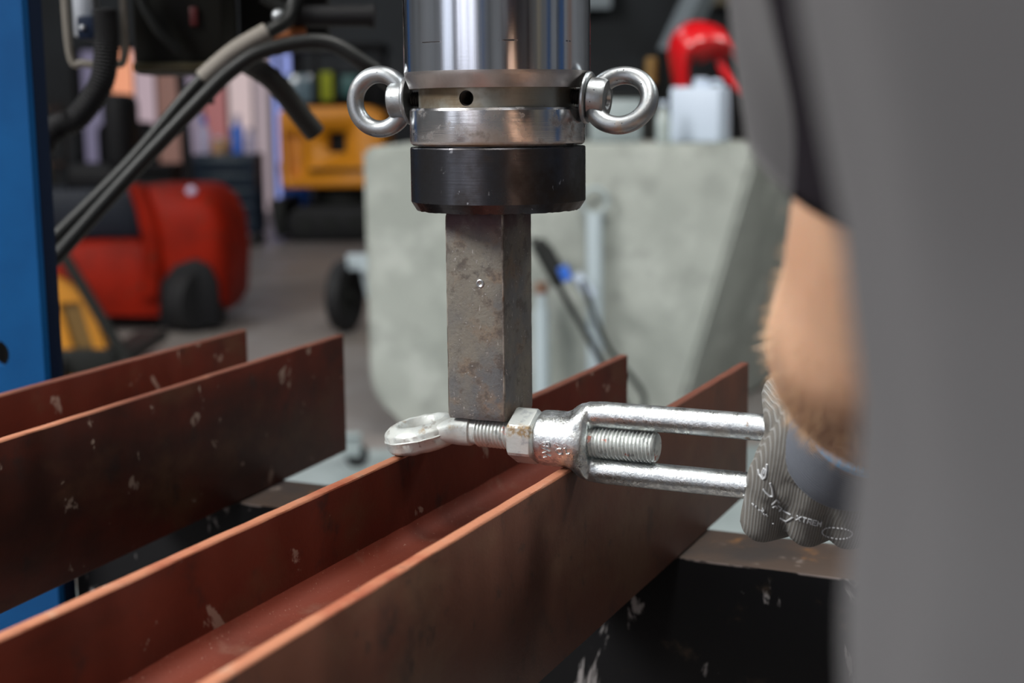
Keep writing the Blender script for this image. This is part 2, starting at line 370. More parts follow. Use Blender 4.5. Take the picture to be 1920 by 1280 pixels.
m_glove = M('grey_knit_glove', (0.175, 0.165, 0.148), 0.85, 0, [
    dict(kind='wave', scale=205, dir='X', dist=1.5, ds=20, lo=.55, hi=.95, col=(0.27, 0.27, 0.26)),
    dict(scale=40, lo=.45, hi=.7, col=(0.13, 0.123, 0.112), fac=.5)],
    [dict(kind='wave', scale=205, dir='X', dist=1.5, ds=20, strength=.5, d=.0012), dict(kind='wave', scale=300, dir='Z', strength=.25, d=.0005)], spec=.2)
m_cuff = M('ribbed_glove_cuff', (0.10, 0.11, 0.135), 0.85, 0, [
    dict(kind='wave', scale=105, dir='Z', lo=.3, hi=.8, col=(0.27, 0.30, 0.35)), dict(kind='wave', scale=105, dir='Z', lo=.0, hi=.25, col=(0.15, 0.16, 0.18), fac=.3)],
    [dict(kind='wave', scale=105, dir='Z', strength=.6, d=.001)], spec=.2)
m_cuffrim = M('blue_cuff_hem', (0.11, 0.38, 0.68), 0.8)
m_print = M('white_print', (0.62, 0.64, 0.66), 0.7)

# ------------------------------------------------------------------ the hall (structure)
def struct(name, bm, m, rot=True):
    o = obj(name, bm, m, rotz=YAW if rot else 0.0); o['kind'] = 'structure'; return o
b = NB(); box(b, (0, 5.5, -.05), (20, 25.4, .1)); struct('floor', b, m_floor)
b = NB(); box(b, (0, 18.1, 3.2), (20, .2, 6.4)); struct('wall_far', b, m_wall)
b = NB(); box(b, (8.1, 5.5, 3.2), (.2, 25, 6.4)); struct('wall_right', b, m_wall2)
b = NB()
box(b, (-9.1, 7.55, 3.2), (.2, 20.9, 6.4)); box(b, (-9.1, -6.3, 3.2), (.2, 1.6, 6.4)); box(b, (-9.1, -4.2, 5.4), (.2, 2.6, 2.0)); box(b, (-9.1, -4.2, .1), (.2, 2.6, .2))
struct('wall_left', b, m_wall2)
b = NB()
box(b, (2.2, -7.1, 3.2), (11.6, .2, 6.4)); box(b, (-6.4, -7.1, 5.6), (5.6, .2, 1.6)); box(b, (-9.4, -7.1, 3.2), (.4, .2, 6.4))
struct('wall_rear', b, m_wall2)
b = NB(); box(b, (0, 5.5, 6.45), (20, 25.4, .1)); struct('ceiling', b, m_ceil)
# gate posts and coloured uprights behind the photographer (unseen, added to make stripes in the chromed rod)
for i, (x, wd, m) in enumerate(((-3.45, .22, m_bluedark), (-5.15, .14, m_bluedark), (-7.3, .10, m_wall), (-8.6, .2, m_bluedark))):
    b = NB(); box(b, (x, -6.7, 2.4), (wd, .16, 4.8)); struct('trim_%d' % (i + 1), b, m)
for i, (x, wd, m) in enumerate(((-2.2, .5, m_blue), (-1.2, .35, m_wall), (1.6, .5, m_blue), (3.2, .7, m_wall), (4.6, .9, m_brownwall), (6.4, 1.0, m_sand))):
    b = NB(); box(b, (x, -6.9, 2.1), (wd, .2, 4.2)); struct('trim_%d' % (i + 5), b, m)
for i, (y, wd, m) in enumerate(((-5.2, .8, m_sand), (-2.6, .7, m_blue), (-.4, .9, m_wall), (2.2, .8, m_brownwall))):
    b = NB(); box(b, (7.9, y, 2.1), (.2, wd, 4.2)); struct('trim_%d' % (i + 11), b, m)
# far translucent gate: backlit hanging panes
win = NB(); box(win, (-4.0, 17.96, 2.02), (2.7, .06, .12)); box(win, (-5.36, 17.96, 1.0), (.1, .06, 2.0)); box(win, (-2.63, 17.96, 1.0), (.1, .06, 2.0))
gate = struct('window_1', win, m_black)
panes = [(-5.14, .30, (.115, .105, .16), 1.0), (-4.80, .27, (.62, .25, .14), 1.0), (-4.52, .24, (.33, .25, .28), 1.0), (-4.24, .26, (.15, .08, .065), 1.0), (-3.95, .24, (.16, .13, .17), 1.0),
         (-3.66, .27, (.24, .09, .09), 1.0), (-3.34, .28, (.42, .33, .33), 1.0), (-3.08, .18, (.30, .24, .26), .8), (-2.82, .22, (.20, .24, .52), 1.2)]
for x, wd, c, s in panes:
    b = NB(); box(b, (x, 17.9, 1.02), (wd, .02, 2.0), .004)
    obj('pane', b, glow('backlit_pane', c, s), gate)
# pale roof brace, lintels and a dark rack at the far right
b = NB(); tube(b, [(2.35, 16.5, 2.9), (1.85, 16.5, 1.85)], .17, 4); struct('trim_15', b, m_truss)
b = NB(); box(b, (1.85, 16.5, .95), (.26, .26, 1.9)); struct('trim_16', b, m_darkgrey)
b = NB(); box(b, (.85, 17.6, 2.62), (.75, .3, .35)); struct('trim_17', b, m_truss)
b = NB(); box(b, (3.2, 17.6, 2.62), (1.6, .3, .3)); struct('trim_18', b, m_sand)
b = NB(); box(b, (-.2, 17.5, .9), (3.6, .6, 1.9), .02); struct('trim_19', b, m_wall)

# ------------------------------------------------------------------ steel beams
def beam(name, loc, rotz, length, label, outer=None):
    root = empty(name, loc, rotz, label, 'beam', 'steel beams on the press bed')
    hw, t, H = .06, .0076, .12
    def flange(x0, x1, mf):
        b = NB(); r = .0014
        poly = [(x0 + r, 0), (x1 - r, 0), (x1, r), (x1, H - r), (x1 - r * .3, H - r * .3), (x1 - r, H), (x0 + r, H), (x0 + r * .3, H - r * .3), (x0, H - r), (x0, r)]
        n = int(length / .006)
        rs = []
        for i in range(n + 1):
            y = -length + length * i / n
            rs.append([Vector((px + (noise.noise(Vector((y * 50, k * 3.1, x0 * 90))) * .0003 if pz > H * .9 else 0), y,
                               pz + (noise.noise(Vector((y * 45, x0 * 90, 7))) * .00022 if pz > H * .9 else 0))) for k, (px, pz) in enumerate(poly)])
        rings(b, rs)
        b.faces.ensure_lookup_table(); b.normal_update()
        bmesh.ops.recalc_face_normals(b, faces=b.faces)
        for f in b.faces:
            if min(v.co.z for v in f.verts) > H - r - .0008: f.material_index = 1
        obj('flange', b, [mf, m_lip], root, 50)
    flange(-hw, -hw + t, m_beam); flange(hw - t, hw, outer or m_beam)
    b = NB(); x0, x1, wt, R = -hw + t, hw - t, .006, .011
    zc = H / 2
    prof = []
    for k in range(7):
        a = PI * .5 * k / 6; prof.append((x0 + R - R * math.cos(PI / 2 - a) if False else x0 + R * (1 - math.sin(a)), zc + wt / 2 + R * (1 - math.cos(a))))
    up = sorted(prof)
    top = up + [(-p[0], p[1]) for p in reversed(up)]
    poly = top + [(p[0], 2 * zc - p[1]) for p in reversed(top)]
    rings(b, [[Vector((px, -length + .0005, pz)) for px, pz in poly], [Vector((px, -.0005, pz)) for px, pz in poly]])
    obj('web', b, m_web, root, 25)
    return root
BZ = .8633
beam('steel_beam', (-.3845, 1.2005, BZ), 0, 1.6, 'red-primed steel H beam carrying the turnbuckle under the ram', m_beambrown)
beam('steel_beam', (-.803, 1.207, BZ), math.radians(3.4), 1.5, 'dark red steel H beam lying beside the blue press column')

# ------------------------------------------------------------------ hydraulic press
press = empty('hydraulic_press', (-.381, 1.05, 0), 0, 'blue workshop press frame with black bed under the beams', 'press')
def PW(x, y, z): return Vector((x + .381, y - 1.05, z))
def channel(bm, x0, x1, y0, y1, z0, z1, t=.009, side=1):
    """C section upright: face plate at y0, two side plates."""
    box(bm, PW((x0 + x1) / 2, y0 + t / 2, (z0 + z1) / 2), (x1 - x0, t, z1 - z0), .0015)
def upright(xr, sgn):
    x0, x1 = (xr - .16, xr) if sgn < 0 else (xr, xr + .16)
    b = NB(); box(b, PW((x0 + x1) / 2, .989, 1.1), (x1 - x0, .008, 2.1), .001)
    o = obj('upright', b, m_blue, press)
    cut = NB()
    for k in range(7):
        lathe(cut, [(.0120, -.05), (.0120, .05)], 24, Matrix.Translation(PW(xr + sgn * .0535, .99, .43 + .185 * k)) @ Matrix.Rotation(PI / 2, 4, 'X'))
    c = obj('cutter', cut, m_black)
    c.location = press.location
    md = o.modifiers.new('b', 'BOOLEAN'); md.operation = 'DIFFERENCE'; md.object = c; md.solver = 'EXACT'
    bpy.context.view_layer.update(); bake(o); bpy.data.objects.remove(c)
    o.data.polygons.foreach_set('use_smooth', [False] * len(o.data.polygons))
    b = NB(); box(b, PW(xr + sgn * .003, 1.0015, 1.1), (.006, .0165, 2.1), .001)
    obj('side_plate', b, m_bluedark, press)  # side of the blue upright, its shadow put into the colour
    b = NB(); box(b, PW((x0 + x1) / 2, 1.05, .03), (.22, .6, .06), .006); obj('foot', b, m_blue, press)
upright(-.924, -1); upright(.162, 1)
def bed(y0, y1):
    b = NB(); box(b, PW(-.381, (y0 + y1) / 2, .762), (1.09, y1 - y0, .2), .0025)
    for v in b.verts:
        if v.co.z > .855: v.co.z += noise.noise(v.co * 40) * .0006
    for f in b.faces:
        f.normal_update()
        if f.normal.z > .5 or f.normal.y > .9: f.material_index = 1
    return obj('bed_beam', b, [m_bedblack, m_bedtop], press)
bed(1.0105, 1.0935); bed(.50, .583)
for x in (-.86, .10):
    b = NB(); box(b, PW(x, .797, .70), (.05, .43, .05), .004); obj('bed_spacer', b, m_bedblack, press)
b = NB(); box(b, PW(-.381, 1.05, 2.05), (1.26, .11, .2), .004); obj('crosshead', b, m_blue, press)
b = NB(); box(b, PW(-.381, .92, 2.05), (.2, .42, .03), .003); obj('cylinder_bracket', b, m_blue, press)
b = NB(); lathe(b, [(.06, 1.62), (.085, 1.62), (.085, 2.2), (.05, 2.2)], 48, Matrix.Translation(PW(-.381, .81, 0))); obj('cylinder', b, m_blue, press)

# ------------------------------------------------------------------ press ram
RZ = 1.1412
ram = empty('press_ram', (-.381, .81, RZ), 0, 'chromed cylindrical press ram with two lifting eyes and black pressure pad', 'ram')
SEG = 128
b = NB(); lathe(b, [(.050, .0745), (.0545, .0745), (.0572, .0815), (.0576, .0845), (.0576, .52), (.04, .52)], SEG)
for f in b.faces:
    c = f.calc_center_median()
    if c.z < .0842 and c.z > .0745: f.material_index = 1
obj('piston_rod', b, [m_chrome, m_ground], ram, 20)
b = NB(); lathe(b, [(.040, .0625), (.0488, .0625), (.0488, .0746), (.040, .0746)], SEG)
nk = obj('neck_ring', b, m_neck, ram, 30)
cut = NB(); a0 = math.radians(-87)
lathe(cut, [(.0046, 0), (.0046, .03)], 32, Matrix.Translation((math.cos(a0) * .03, math.sin(a0) * .03, .0683)) @ rot_to((0, 0, 1), (math.cos(a0), math.sin(a0), 0)))
co = obj('cutter', cut, m_darkthread); co.location = ram.location
md = nk.modifiers.new('b', 'BOOLEAN'); md.operation = 'DIFFERENCE'; md.object = co; md.solver = 'EXACT'
bpy.context.view_layer.update(); bake(nk); bpy.data.objects.remove(co)
nk.data.set_sharp_from_angle(angle=math.radians(30))
b = NB(); lathe(b, [(.036, 0), (.036, .0004), (.0045, .0005)], 8)
b.free()
b = NB()
for k in range(9):   # thread crests inside the tapped hole
    mt = Matrix.Translation((math.cos(a0) * (.033 + .0017 * k), math.sin(a0) * (.033 + .0017 * k), .0683)) @ rot_to((0, 0, 1), (math.cos(a0), math.sin(a0), 0))
    lathe(b, [(.00465, -.0007), (.0040, -.0001), (.0040, .0001), (.00465, .0007)], 32, mt, closed=True)
obj('tapped_hole', b, m_darkthread, ram)
b = NB(); lathe(b, [(.040, .0400), (.0525, .0400), (.0540, .0412), (.0545, .0430), (.0545, .0612), (.0538, .0626), (.0525, .0630), (.040, .0630)], SEG)
obj('collar_ring', b, m_collar, ram, 25)
b = NB()
n = SEG; prof = [(.030, 0), (.0512, 0), (.0546, .0057), (.0546, .0383), (.0541, .0391), (.046, .0391), (.046, .0402)]
rs = []
for r, h in prof:
    ring = []
    for i in range(n):
        a = 2 * PI * i / n
        dz = 0; dr = 0
        if h == 0 and r > .04:
            dr = -abs(noise.noise(Vector((math.cos(a) * 9, math.sin(a) * 9, 3)))) * .0014; dz = max(0, noise.noise(Vector((math.cos(a) * 14, math.sin(a) * 14, 9)))) * .0014
        ring.append(Vector(((r + dr) * math.cos(a), (r + dr) * math.sin(a), h + dz)))
    rs.append(ring)
rings(b, rs); obj('pressure_pad', b, m_blackcap, ram, 25)
def eye_bolt_on_ram(ang, roll, droop=0.0):
    d = Vector((math.cos(ang), math.sin(ang), 0))
    up = Vector((0, 0, 1)); nrm = Vector((-d.y, d.x, 0))
    Mx = Matrix((d, nrm, up)).transposed().to_4x4(); Mx.translation = (0, 0, .0683)
    Mr = Mx @ Matrix.Translation((.058, 0, 0)) @ Matrix.Rotation(droop, 4, 'Y') @ Matrix.Translation((-.058, 0, 0)) @ Matrix.Rotation(roll, 4, 'X')
    toX = rot_to((0, 0, 1), (1, 0, 0))
    b = NB()
    pts = []
    R0 = .0172
    seg, st = 20, 56
    rs = []
    for i in range(st):
        a = 2 * PI * i / st
        rr = .0055 + .0008 * max(0, -math.cos(a)) ** 2
        cen = Vector((.0795 + R0 * math.cos(a), 0, R0 * math.sin(a)))
        e = Vector((math.cos(a), 0, math.sin(a)))
        rs.append([Mr @ (cen + e * rr * math.cos(2 * PI * k / seg) + Vector((0, 1, 0)) * rr * math.sin(2 * PI * k / seg)) for k in range(seg)])
    rings(b, rs, closed=True)
    eb = obj('eye_bolt', b, m_eyebolt, ram, 60)
    b = NB(); lathe(b, [(.006, .0595), (.0110, .0595), (.0122, .0606), (.0122, .0686), (.0112, .0708), (.0062, .0712), (.0052, .0690)], 48, Mr @ toX)
    obj('boss', b, m_eyebolt, eb, 40)
    b = NB(); lathe(b, [(.006, .0572), (.0150, .0572), (.0157, .0580), (.0157, .0592), (.0150, .0600), (.006, .0600)], 56, Mr @ toX)
    obj('flange', b, m_eyebolt, eb, 40)
    b = NB()
    prof = []
    z = .040
    while z < .0575: prof += [(.0048, z), (.0041, z + .00075)]; z += .0015
    lathe(b, prof, 32, Mr @ toX)
    obj('shank', b, m_darkthread, eb, 20)
eye_bolt_on_ram(math.radians(186), math.radians(0), math.radians(2.5))
eye_bolt_on_ram(math.radians(5), math.radians(-30), math.radians(5))

# ------------------------------------------------------------------ square bar between ram and eye bolt
BARZ = 1.0103
b = NB()
hb = RZ - BARZ - .0006
nz = 44; rs = []
c2 = [(-.0199, -.0206), (.0199, -.0209), (.0209, .0212), (-.0199, .0206)]
for i in range(nz + 1):
    z = hb * i / nz
    ring = []
    for k in range(4):
        p, q = Vector(c2[k]), Vector(c2[(k + 1) % 4]); pr = Vector(c2[k - 1])
        cr = .0009 + .0007 * abs(noise.noise(Vector((z * 90, k * 5.3, 2))))
        e0 = (pr - p).normalized(); e1 = (q - p).normalized()
        for s in (p + e0 * cr, p + (e0 + e1) * cr * .3, p + e1 * cr):
            ring.append(s)
        for t in (.25, .5, .75): ring.append(p.lerp(q, t))
    edge = 1 - (.0007 / .02 if i in (0, nz) else 0)
    ring = [Vector((s.x * edge, s.y * edge, z + noise.noise(Vector((s.x * 70, s.y * 70, z * 3))) * (.0007 if i in (0, nz) else 0))) for s in ring]
    rs.append(ring)
rings(b, rs); b.faces.ensure_lookup_table()
for i in range(nz):
    for j in range(24):
        if j % 6 < 2: b.faces[i * 24 + j].material_index = 1
bar = obj('square_bar', b, [m_bar, m_barwear], None, 30, (-.3870, .8065, BARZ), math.radians(.6))
tag(bar, 'rust-speckled square steel bar standing between black pad and threaded shank', 'steel bar')
b = NB(); lathe(b, [(.0004, -.0004), (.0011, .00005), (.0017, .0003), (.0022, .00005), (.0021, -.0004)], 24, Matrix.Translation((.0040, -.0210, .0865)) @ Matrix.Scale(1.2, 4) @ Matrix.Rotation(PI / 2, 4, 'X'))
obj('punch_mark', b, m_steel, bar)

# ------------------------------------------------------------------ turnbuckle
tb = empty('turnbuckle', (-.3245, .7965, 1.0006), 0, 'galvanised turnbuckle with eye end and lock nut lying across the near beam', 'turnbuckle')
# frame: head, flared shoulders, two rods, second head
b = NB(); toX = rot_to((0, 0, 1), (1, 0, 0))
lathe(b, [(.0150, -.0222), (.0164, -.0218), (.0172, -.0200), (.0174, -.016), (.0174, .006), (.0165, .0100), (.0125, .0122)], 64, toX)
rs = []
for x, hy, hz in ((-.008, .0168, .0168), (-.001, .0172, .0178), (.005, .0168, .0222), (.0095, .0148, .0250), (.0122, .0105, .0252)):
    rs.append([Vector((x, hy * math.cos(2 * PI * k / 48), hz * math.sin(2 * PI * k / 48))) for k in range(48)])
rings(b, rs)
for s in (1, -1):
    tube(b, spline([(-.006, 0, s * .0062), (.002, 0, s * .0105), (.0095, 0, s * .0160), (.018, 0, s * .0176), (.035, 0, s * .0177), (.17, 0, s * .0177), (.185, 0, s * .0165), (.197, 0, s * .0100), (.205, 0, s * .006)], 8),
         [.0095] * 9 + [.0088] * 8 + [.0080] * 40 + [.0088] * 8, 28)
lathe(b, [(.0125, .190), (.0155, .1915), (.0174, .196), (.0174, .216), (.0164, .2222), (.0150, .2226)], 64, toX)
frame_o = obj('frame', b, m_zinc, tb); remesh(frame_o, .0008, 9, .5)
# thread
def thread(bm, x0, x1, R, pitch, seg=36, sub=8):
    L = x1 - x0; n = int(L / pitch * sub); rs = []
    for i in range(n + 1):
        x = x0 + L * i / n; ring = []
        for k in range(seg):
            ph = (x / pitch - k / seg) % 1.0
            t = abs(ph - .5) * 2
            r = R - .0012 * min(1, max(0, (t - .12) / .72))
            end = min((x - x0), (x1 - x)) / .0018
            if end < 1: r = min(r, R - .0013 * (1 - end))
            a = 2 * PI * k / seg
            ring.append(Vector((x, r * math.cos(a), r * math.sin(a))))
        rs.append(ring)
    rings(bm, rs)
b = NB(); thread(b, -.0668, .0536, .0098, .0025)
th = obj('threaded_rod', b, m_thread, tb, 80)
# eye end
b = NB()
Me = Matrix.Translation((-.1066, .0005, -.0052)) @ Matrix.Rotation(math.radians(-11), 4, 'Y') @ Matrix.Rotation(math.radians(5), 4, 'X')
ep = [(.0120, 0), (.0128, .0042), (.0152, .0084), (.0168, .0090), (.0205, .0080), (.0238, .0056), (.0248, .0042), (.0248, .0014), (.0254, .0008), (.0253, .0002), (.0248, -.0004), (.0247, -.0050), (.0236, -.0070), (.0205, -.0086), (.0168, -.0090), (.0152, -.0084), (.0128, -.0042)]
lathe(b, ep, 96, Me, closed=True)
for v in b.verts: v.co += Vector((noise.noise(v.co * 160), noise.noise(v.co * 160 + Vector((9, 0, 0))), noise.noise(v.co * 160 + Vector((0, 9, 0))))) * .0005
rs = []
for x, hy, hz, zz in ((-.090, .0150, .0068, -.0012), (-.084, .0138, .0078, -.0006), (-.079, .0112, .0092, -.0002), (-.075, .0098, .0096, 0), (-.0702, .0093, .0094, 0), (-.0692, .0082, .0082, 0), (-.0655, .0082, .0082, 0)):
    ring = []
    for k in range(32):
        a = 2 * PI * k / 32
        ca, sa = math.cos(a), math.sin(a); p = .72
        ring.append(Vector((x, hy * math.copysign(abs(ca) ** p, ca), zz + hz * math.copysign(abs(sa) ** p, sa))))
    rs.append(ring)
rings(b, rs)
obj('eye', b, m_zincpaint, tb, 40)
# lock nut
b = NB()
Rn = .0176; sx = []
def hexring(x, r):
    return [Vector((x, r * math.cos(PI / 6 + PI / 3 * k + o), r * math.sin(PI / 6 + PI / 3 * k + o))) for k in range(6) for o in (-.06, .06)]
def hexv(x, inset):
    out = []
    for p in hexring(x, Rn):
        r = math.hypot(p.y, p.z); out.append(Vector((x, p.y * (1 - inset), p.z * (1 - inset))))
    return out
def circ(x, r): return [Vector((x, r * math.cos(math.atan2(p.z, p.y)), r * math.sin(math.atan2(p.z, p.y)))) for p in hexring(x, 1)]
rings(b, [circ(-.0405, .010), circ(-.0405, .0148), hexv(-.0388, .015), hexv(-.0380, 0), hexv(-.0252, 0), hexv(-.0244, .015), circ(-.0228, .0148), circ(-.0228, .010)])
obj('lock_nut', b, m_nutdirt, tb, 20)
def letters(text, size, depth, Mx, parent, mat, name='lettering', bend=None):
    cu = bpy.data.curves.new('t', 'FONT'); cu.body = text; cu.size = size; cu.extrude = depth; cu.bevel_depth = depth * .35; cu.resolution_u = 3
    cu.align_x = 'CENTER'; cu.align_y = 'CENTER'
    o = bpy.data.objects.new('t', cu); C.objects.link(o)
    bpy.context.view_layer.update()
    me = bpy.data.meshes.new_from_object(o.evaluated_get(bpy.context.evaluated_depsgraph_get()))
    bpy.data.objects.remove(o); bm = NB(); bm.from_mesh(me); bpy.data.meshes.remove(me)
    if bend:
        for v in bm.verts: v.co = bend(v.co)
    else: bm.transform(Mx)
    return obj(name, bm, mat, parent, 30)
def wrap(R, x0, ang0, rot, cz=0.0):
    """Lay lettering on a cylinder of radius R around local X; ang0 from straight up towards the camera side (-Y)."""
    cr, sr = math.cos(rot), math.sin(rot)
    def f(c):
        u, v = c.x * cr - c.y * sr, c.x * sr + c.y * cr
        a = ang0 - v / R; r = R + c.z
        return Vector((x0 + u, -r * math.sin(a), cz + r * math.cos(a)))
    return f
letters('WB', .0072, .0008, None, frame_o, m_zinc, bend=wrap(.0172, -.0115, math.radians(103), PI / 2))
letters('C L', .0060, .0008, None, frame_o, m_zinc, bend=wrap(.0172, -.0012, math.radians(103), .15))
letters('J10', .0066, .0008, None, frame_o, m_zinc, bend=wrap(.0078, .114, math.radians(100), 0, -.0177))

# ------------------------------------------------------------------ concrete block and what stands on and by it
conc = NB()
y0, y1, yb = 5.2, 5.4, 6.25
top = 1.085
front = [(-.53, .22), (-.50, .14), (-.42, .07), (-.36, 0), (.60, 0), (.905, top), (-.535, top)]
a = [conc.verts.new((x, y0 + (.0 if z > .5 else 0), z)) for x, z in front]
bk = [conc.verts.new((x + (.55 if x > .5 else .1), yb, z)) for x, z in front]
conc.faces.new(a); conc.faces.new(list(reversed(bk)))
for i in range(7): conc.faces.new((a[i], bk[i], bk[(i + 1) % 7], a[(i + 1) % 7]))
bmesh.ops.bevel(conc, geom=list(conc.edges), offset=.018, segments=2, affect='EDGES')
co = obj('concrete_block', conc, m_conc, None, 30, rotz=YAW)
tag(co, 'large pale concrete block with a slanted right end', 'concrete block')
def at(lat, dep, z=0): return hall(lat, dep, z)

t = empty('lifting_pin', at(.303, 5.10), YAW, 'steel lifting pin with round ring leaning on the concrete block', 'lifting pin')
b = NB(); tube(b, [(0, 0, 0), (0, .06, .845)], .030, 20); obj('post', b, m_truss, t)
b = NB(); R0 = .047
rings(b, [[Vector(((R0 + .010 * math.cos(2 * PI * k / 12)) * math.cos(2 * PI * i / 32), .06 + .010 * math.sin(2 * PI * k / 12), .885 + (R0 + .010 * math.cos(2 * PI * k / 12)) * math.sin(2 * PI * i / 32))) for k in range(12)] for i in range(32)], closed=True)
obj('ring', b, m_plate, t)
t = empty('steel_post', at(.108, 5.08), YAW, 'short pale steel post standing by the square bar', 'post')
b = NB(); tube(b, [(0, 0, 0), (0, .02, .50)], .028, 20); tube(b, [(0, .02, .50), (0, .02, .56)], .019, 16); obj('tube', b, m_truss, t)
b = NB(); lathe(b, [(.02, .56), (.024, .56), (.024, .60), (.02, .60)], 20, Matrix.Translation((0, .02, 0))); obj('cap', b, m_brownwall, t)
t = empty('cutting_torch', at(.2, 4.98), YAW, 'black lever rod with a blue valve leaning before the concrete', 'torch')
b = NB(); tube(b, [(-.125, .12, .76), (.05, .05, .45), (.30, -.05, .0)], .012, 12); obj('tube', b, m_black, t)
b = NB(); tube(b, [(-.085, .10, .72), (-.02, .08, .60)], .034, 16); ball(b, (-.095, .1, .73), .032); obj('valve_body', b, m_darkgrey, t)
b = NB(); tube(b, [(-.02, .03, .665), (.0, .03, .62)], .020, 14); obj('valve_knob', b, m_bluecap, t)['label'] = 'blue valve knob'
b = NB(); tube(b, [(.03, .05, .635), (.085, .05, .555)], [.020, .023], 14); obj('nozzle', b, m_white, t)['label'] = 'white tip'
b = NB(); tube(b, spline([(.25, 4.95, .62), (.33, 5.0, .40), (.40, 5.02, .30), (.47, 5.02, .20), (.46, 5.0, .14), (.40, 4.97, .15), (.36, 4.95, .02), (.1, 4.9, .02)]), .010, 10)
o = obj('thin_hose', b, m_darkgrey, None, rotz=YAW); tag(o, 'thin grey hose looped in front of the concrete block', 'hose')
t = empty('white_canister', at(.735, 5.55, 1.0855), YAW - .45, 'white plastic canister with a cap on top of the concrete', 'canister')
b = NB(); box(b, (0, 0, .105), (.20, .15, .21), .012, seg=3); obj('body', b, m_white, t)
b = NB(); lathe(b, [(.022, .205), (.028, .21), (.028, .240), (.02, .245)], 24); obj('cap', b, m_white, t)
b = NB(); tube(b, spline([(.03, 0, .21), (.04, 0, .228), (.075, 0, .228), (.085, 0, .208)], 6), .008, 8); obj('handle', b, m_white, t)
t = empty('bottle', at(.575, 5.4, 1.0855), YAW, 'slim clear bottle standing left of the white canister', 'bottle')
b = NB(); lathe(b, [(.008, 0), (.026, 0), (.027, .01), (.027, .10), (.012, .125), (.012, .14)], 24); obj('body', b, m_clear, t)
b = NB(); lathe(b, [(.002, .14), (.014, .14), (.014, .158), (.002, .158)], 16); obj('cap', b, m_white, t)
t = empty('storage_box', at(.42, 5.75, 1.0855), YAW, 'pale grey storage box behind the right lifting eye', 'box')
b = NB(); box(b, (0, 0, .085), (.20, .16, .17), .008); obj('body', b, m_plate, t)
b = NB(); box(b, (0, 0, .178), (.21, .17, .016), .004); obj('lid', b, m_darkgrey, t)
t = empty('spray_can', at(.60, 6.12, 1.0855), YAW, 'ochre topped spray can behind the slim clear bottle', 'can')
b = NB(); lathe(b, [(.005, 0), (.030, 0), (.031, .006), (.031, .20), (.022, .225), (.022, .235)], 24); obj('body', b, m_darkgrey, t)
b = NB(); lathe(b, [(.005, .235), (.026, .235), (.026, .335), (.018, .345), (.003, .345)], 24); obj('cap', b, M('ochre', (.16, .09, .02), .5), t)
# red plastic hood: an arched shell standing on the rear block
t = empty('red_hood', at(.90, 5.95, 1.0855), YAW, 'glossy red moulded plastic hood behind the white canister', 'hood')
b = NB(); rs = []
path = spline([(-.17, 0, .0), (-.175, 0, .10), (-.20, -.02, .30), (-.165, -.03, .385), (-.05, -.02, .395), (.06, 0, .34), (.15, .02, .22), (.20, .03, .0)], 6)
for i, p in enumerate(path):
    f = i / (len(path) - 1); wd = .06 + .10 * math.sin(PI * f); th = .024 + .065 * math.exp(-((f - .46) / .15) ** 2)
    tgt = (path[min(i + 1, len(path) - 1)] - path[max(i - 1, 0)]).normalized(); nn = Vector((-tgt.z, 0, tgt.x))
    rs.append([p + Vector((0, 1, 0)) * wd * math.cos(2 * PI * k / 16) + nn * th * math.sin(2 * PI * k / 16) for k in range(16)])
rings(b, rs); obj('shell', b, m_redgloss, t)
b = NB(); tube(b, spline([(-.06, -.06, .37), (-.02, -.08, .27), (.06, -.08, .20), (.13, -.05, .20)], 6), .022, 10); obj('handle', b, m_redgloss, t)
b = NB(); box(b, (.0, .06, .12), (.26, .06, .24), .01); obj('backing', b, m_black, t)
# pale plate on the floor and a caster trolley by it
b = NB(); prism(b, [(-1.15, 3.4), (1.3, 3.4), (1.3, 5.0), (-.72, 5.0)], 'z', .0, .012)
o = obj('floor_plate', b, m_plate, None, rotz=YAW); tag(o, 'pale steel plate lying flat before the concrete blocks', 'plate')
t = empty('caster', at(-.555, 4.75, .012), YAW, 'small dark caster standing on the pale steel plate', 'caster')
b = NB(); lathe(b, [(.012, -.014), (.036, -.014), (.040, -.010), (.040, .010), (.036, .014), (.012, .014)], 28, Matrix.Translation((.02, 0, .04)) @ Matrix.Rotation(PI / 2, 4, 'X')); obj('wheel', b, m_rubber, t)
b = NB(); box(b, (-.0, -.02, .075), (.07, .004, .07), .001); box(b, (0, .02, .075), (.07, .004, .07), .001); box(b, (-.01, 0, .112), (.09, .07, .006), .001); obj('fork', b, m_plate, t)

# ------------------------------------------------------------------ cart with a big wheel behind the block
t = empty('hand_cart', at(-.93, 7.9), YAW, 'hand cart with a black tyred wheel behind the concrete', 'cart')
Mw = Matrix.Translation((0, 0, .205)) @ Matrix.Rotation(math.radians(72), 4, 'Z') @ Matrix.Rotation(PI / 2, 4, 'X')
b = NB(); lathe(b, [(.11, -.03), (.16, -.045), (.195, -.035), (.205, 0), (.195, .035), (.16, .045), (.11, .03)], 40, Mw, closed=True); wl = obj('wheel', b, m_rubber, t)
b = NB(); lathe(b, [(.02, -.05), (.03, -.05), (.03, -.015), (.112, -.02), (.112, .02), (.03, .015), (.03, .05), (.02, .05)], 32, Mw); obj('hub', b, m_darkgrey, wl)
b = NB(); box(b, (.10, -.05, .40), (.16, .02, .09), .006); tube(b, [(.03, -.05, .40), (.11, -.02, .36), (.14, 0, .2)], .025, 12); box(b, (.45, .05, .36), (.7, .3, .04), .008); obj('chassis', b, m_truss, t)
b = NB(); tube(b, spline([(.7, .05, .38), (.85, .05, .7), (.95, .05, .95)], 5), .016, 10); obj('handle', b, m_truss, t)

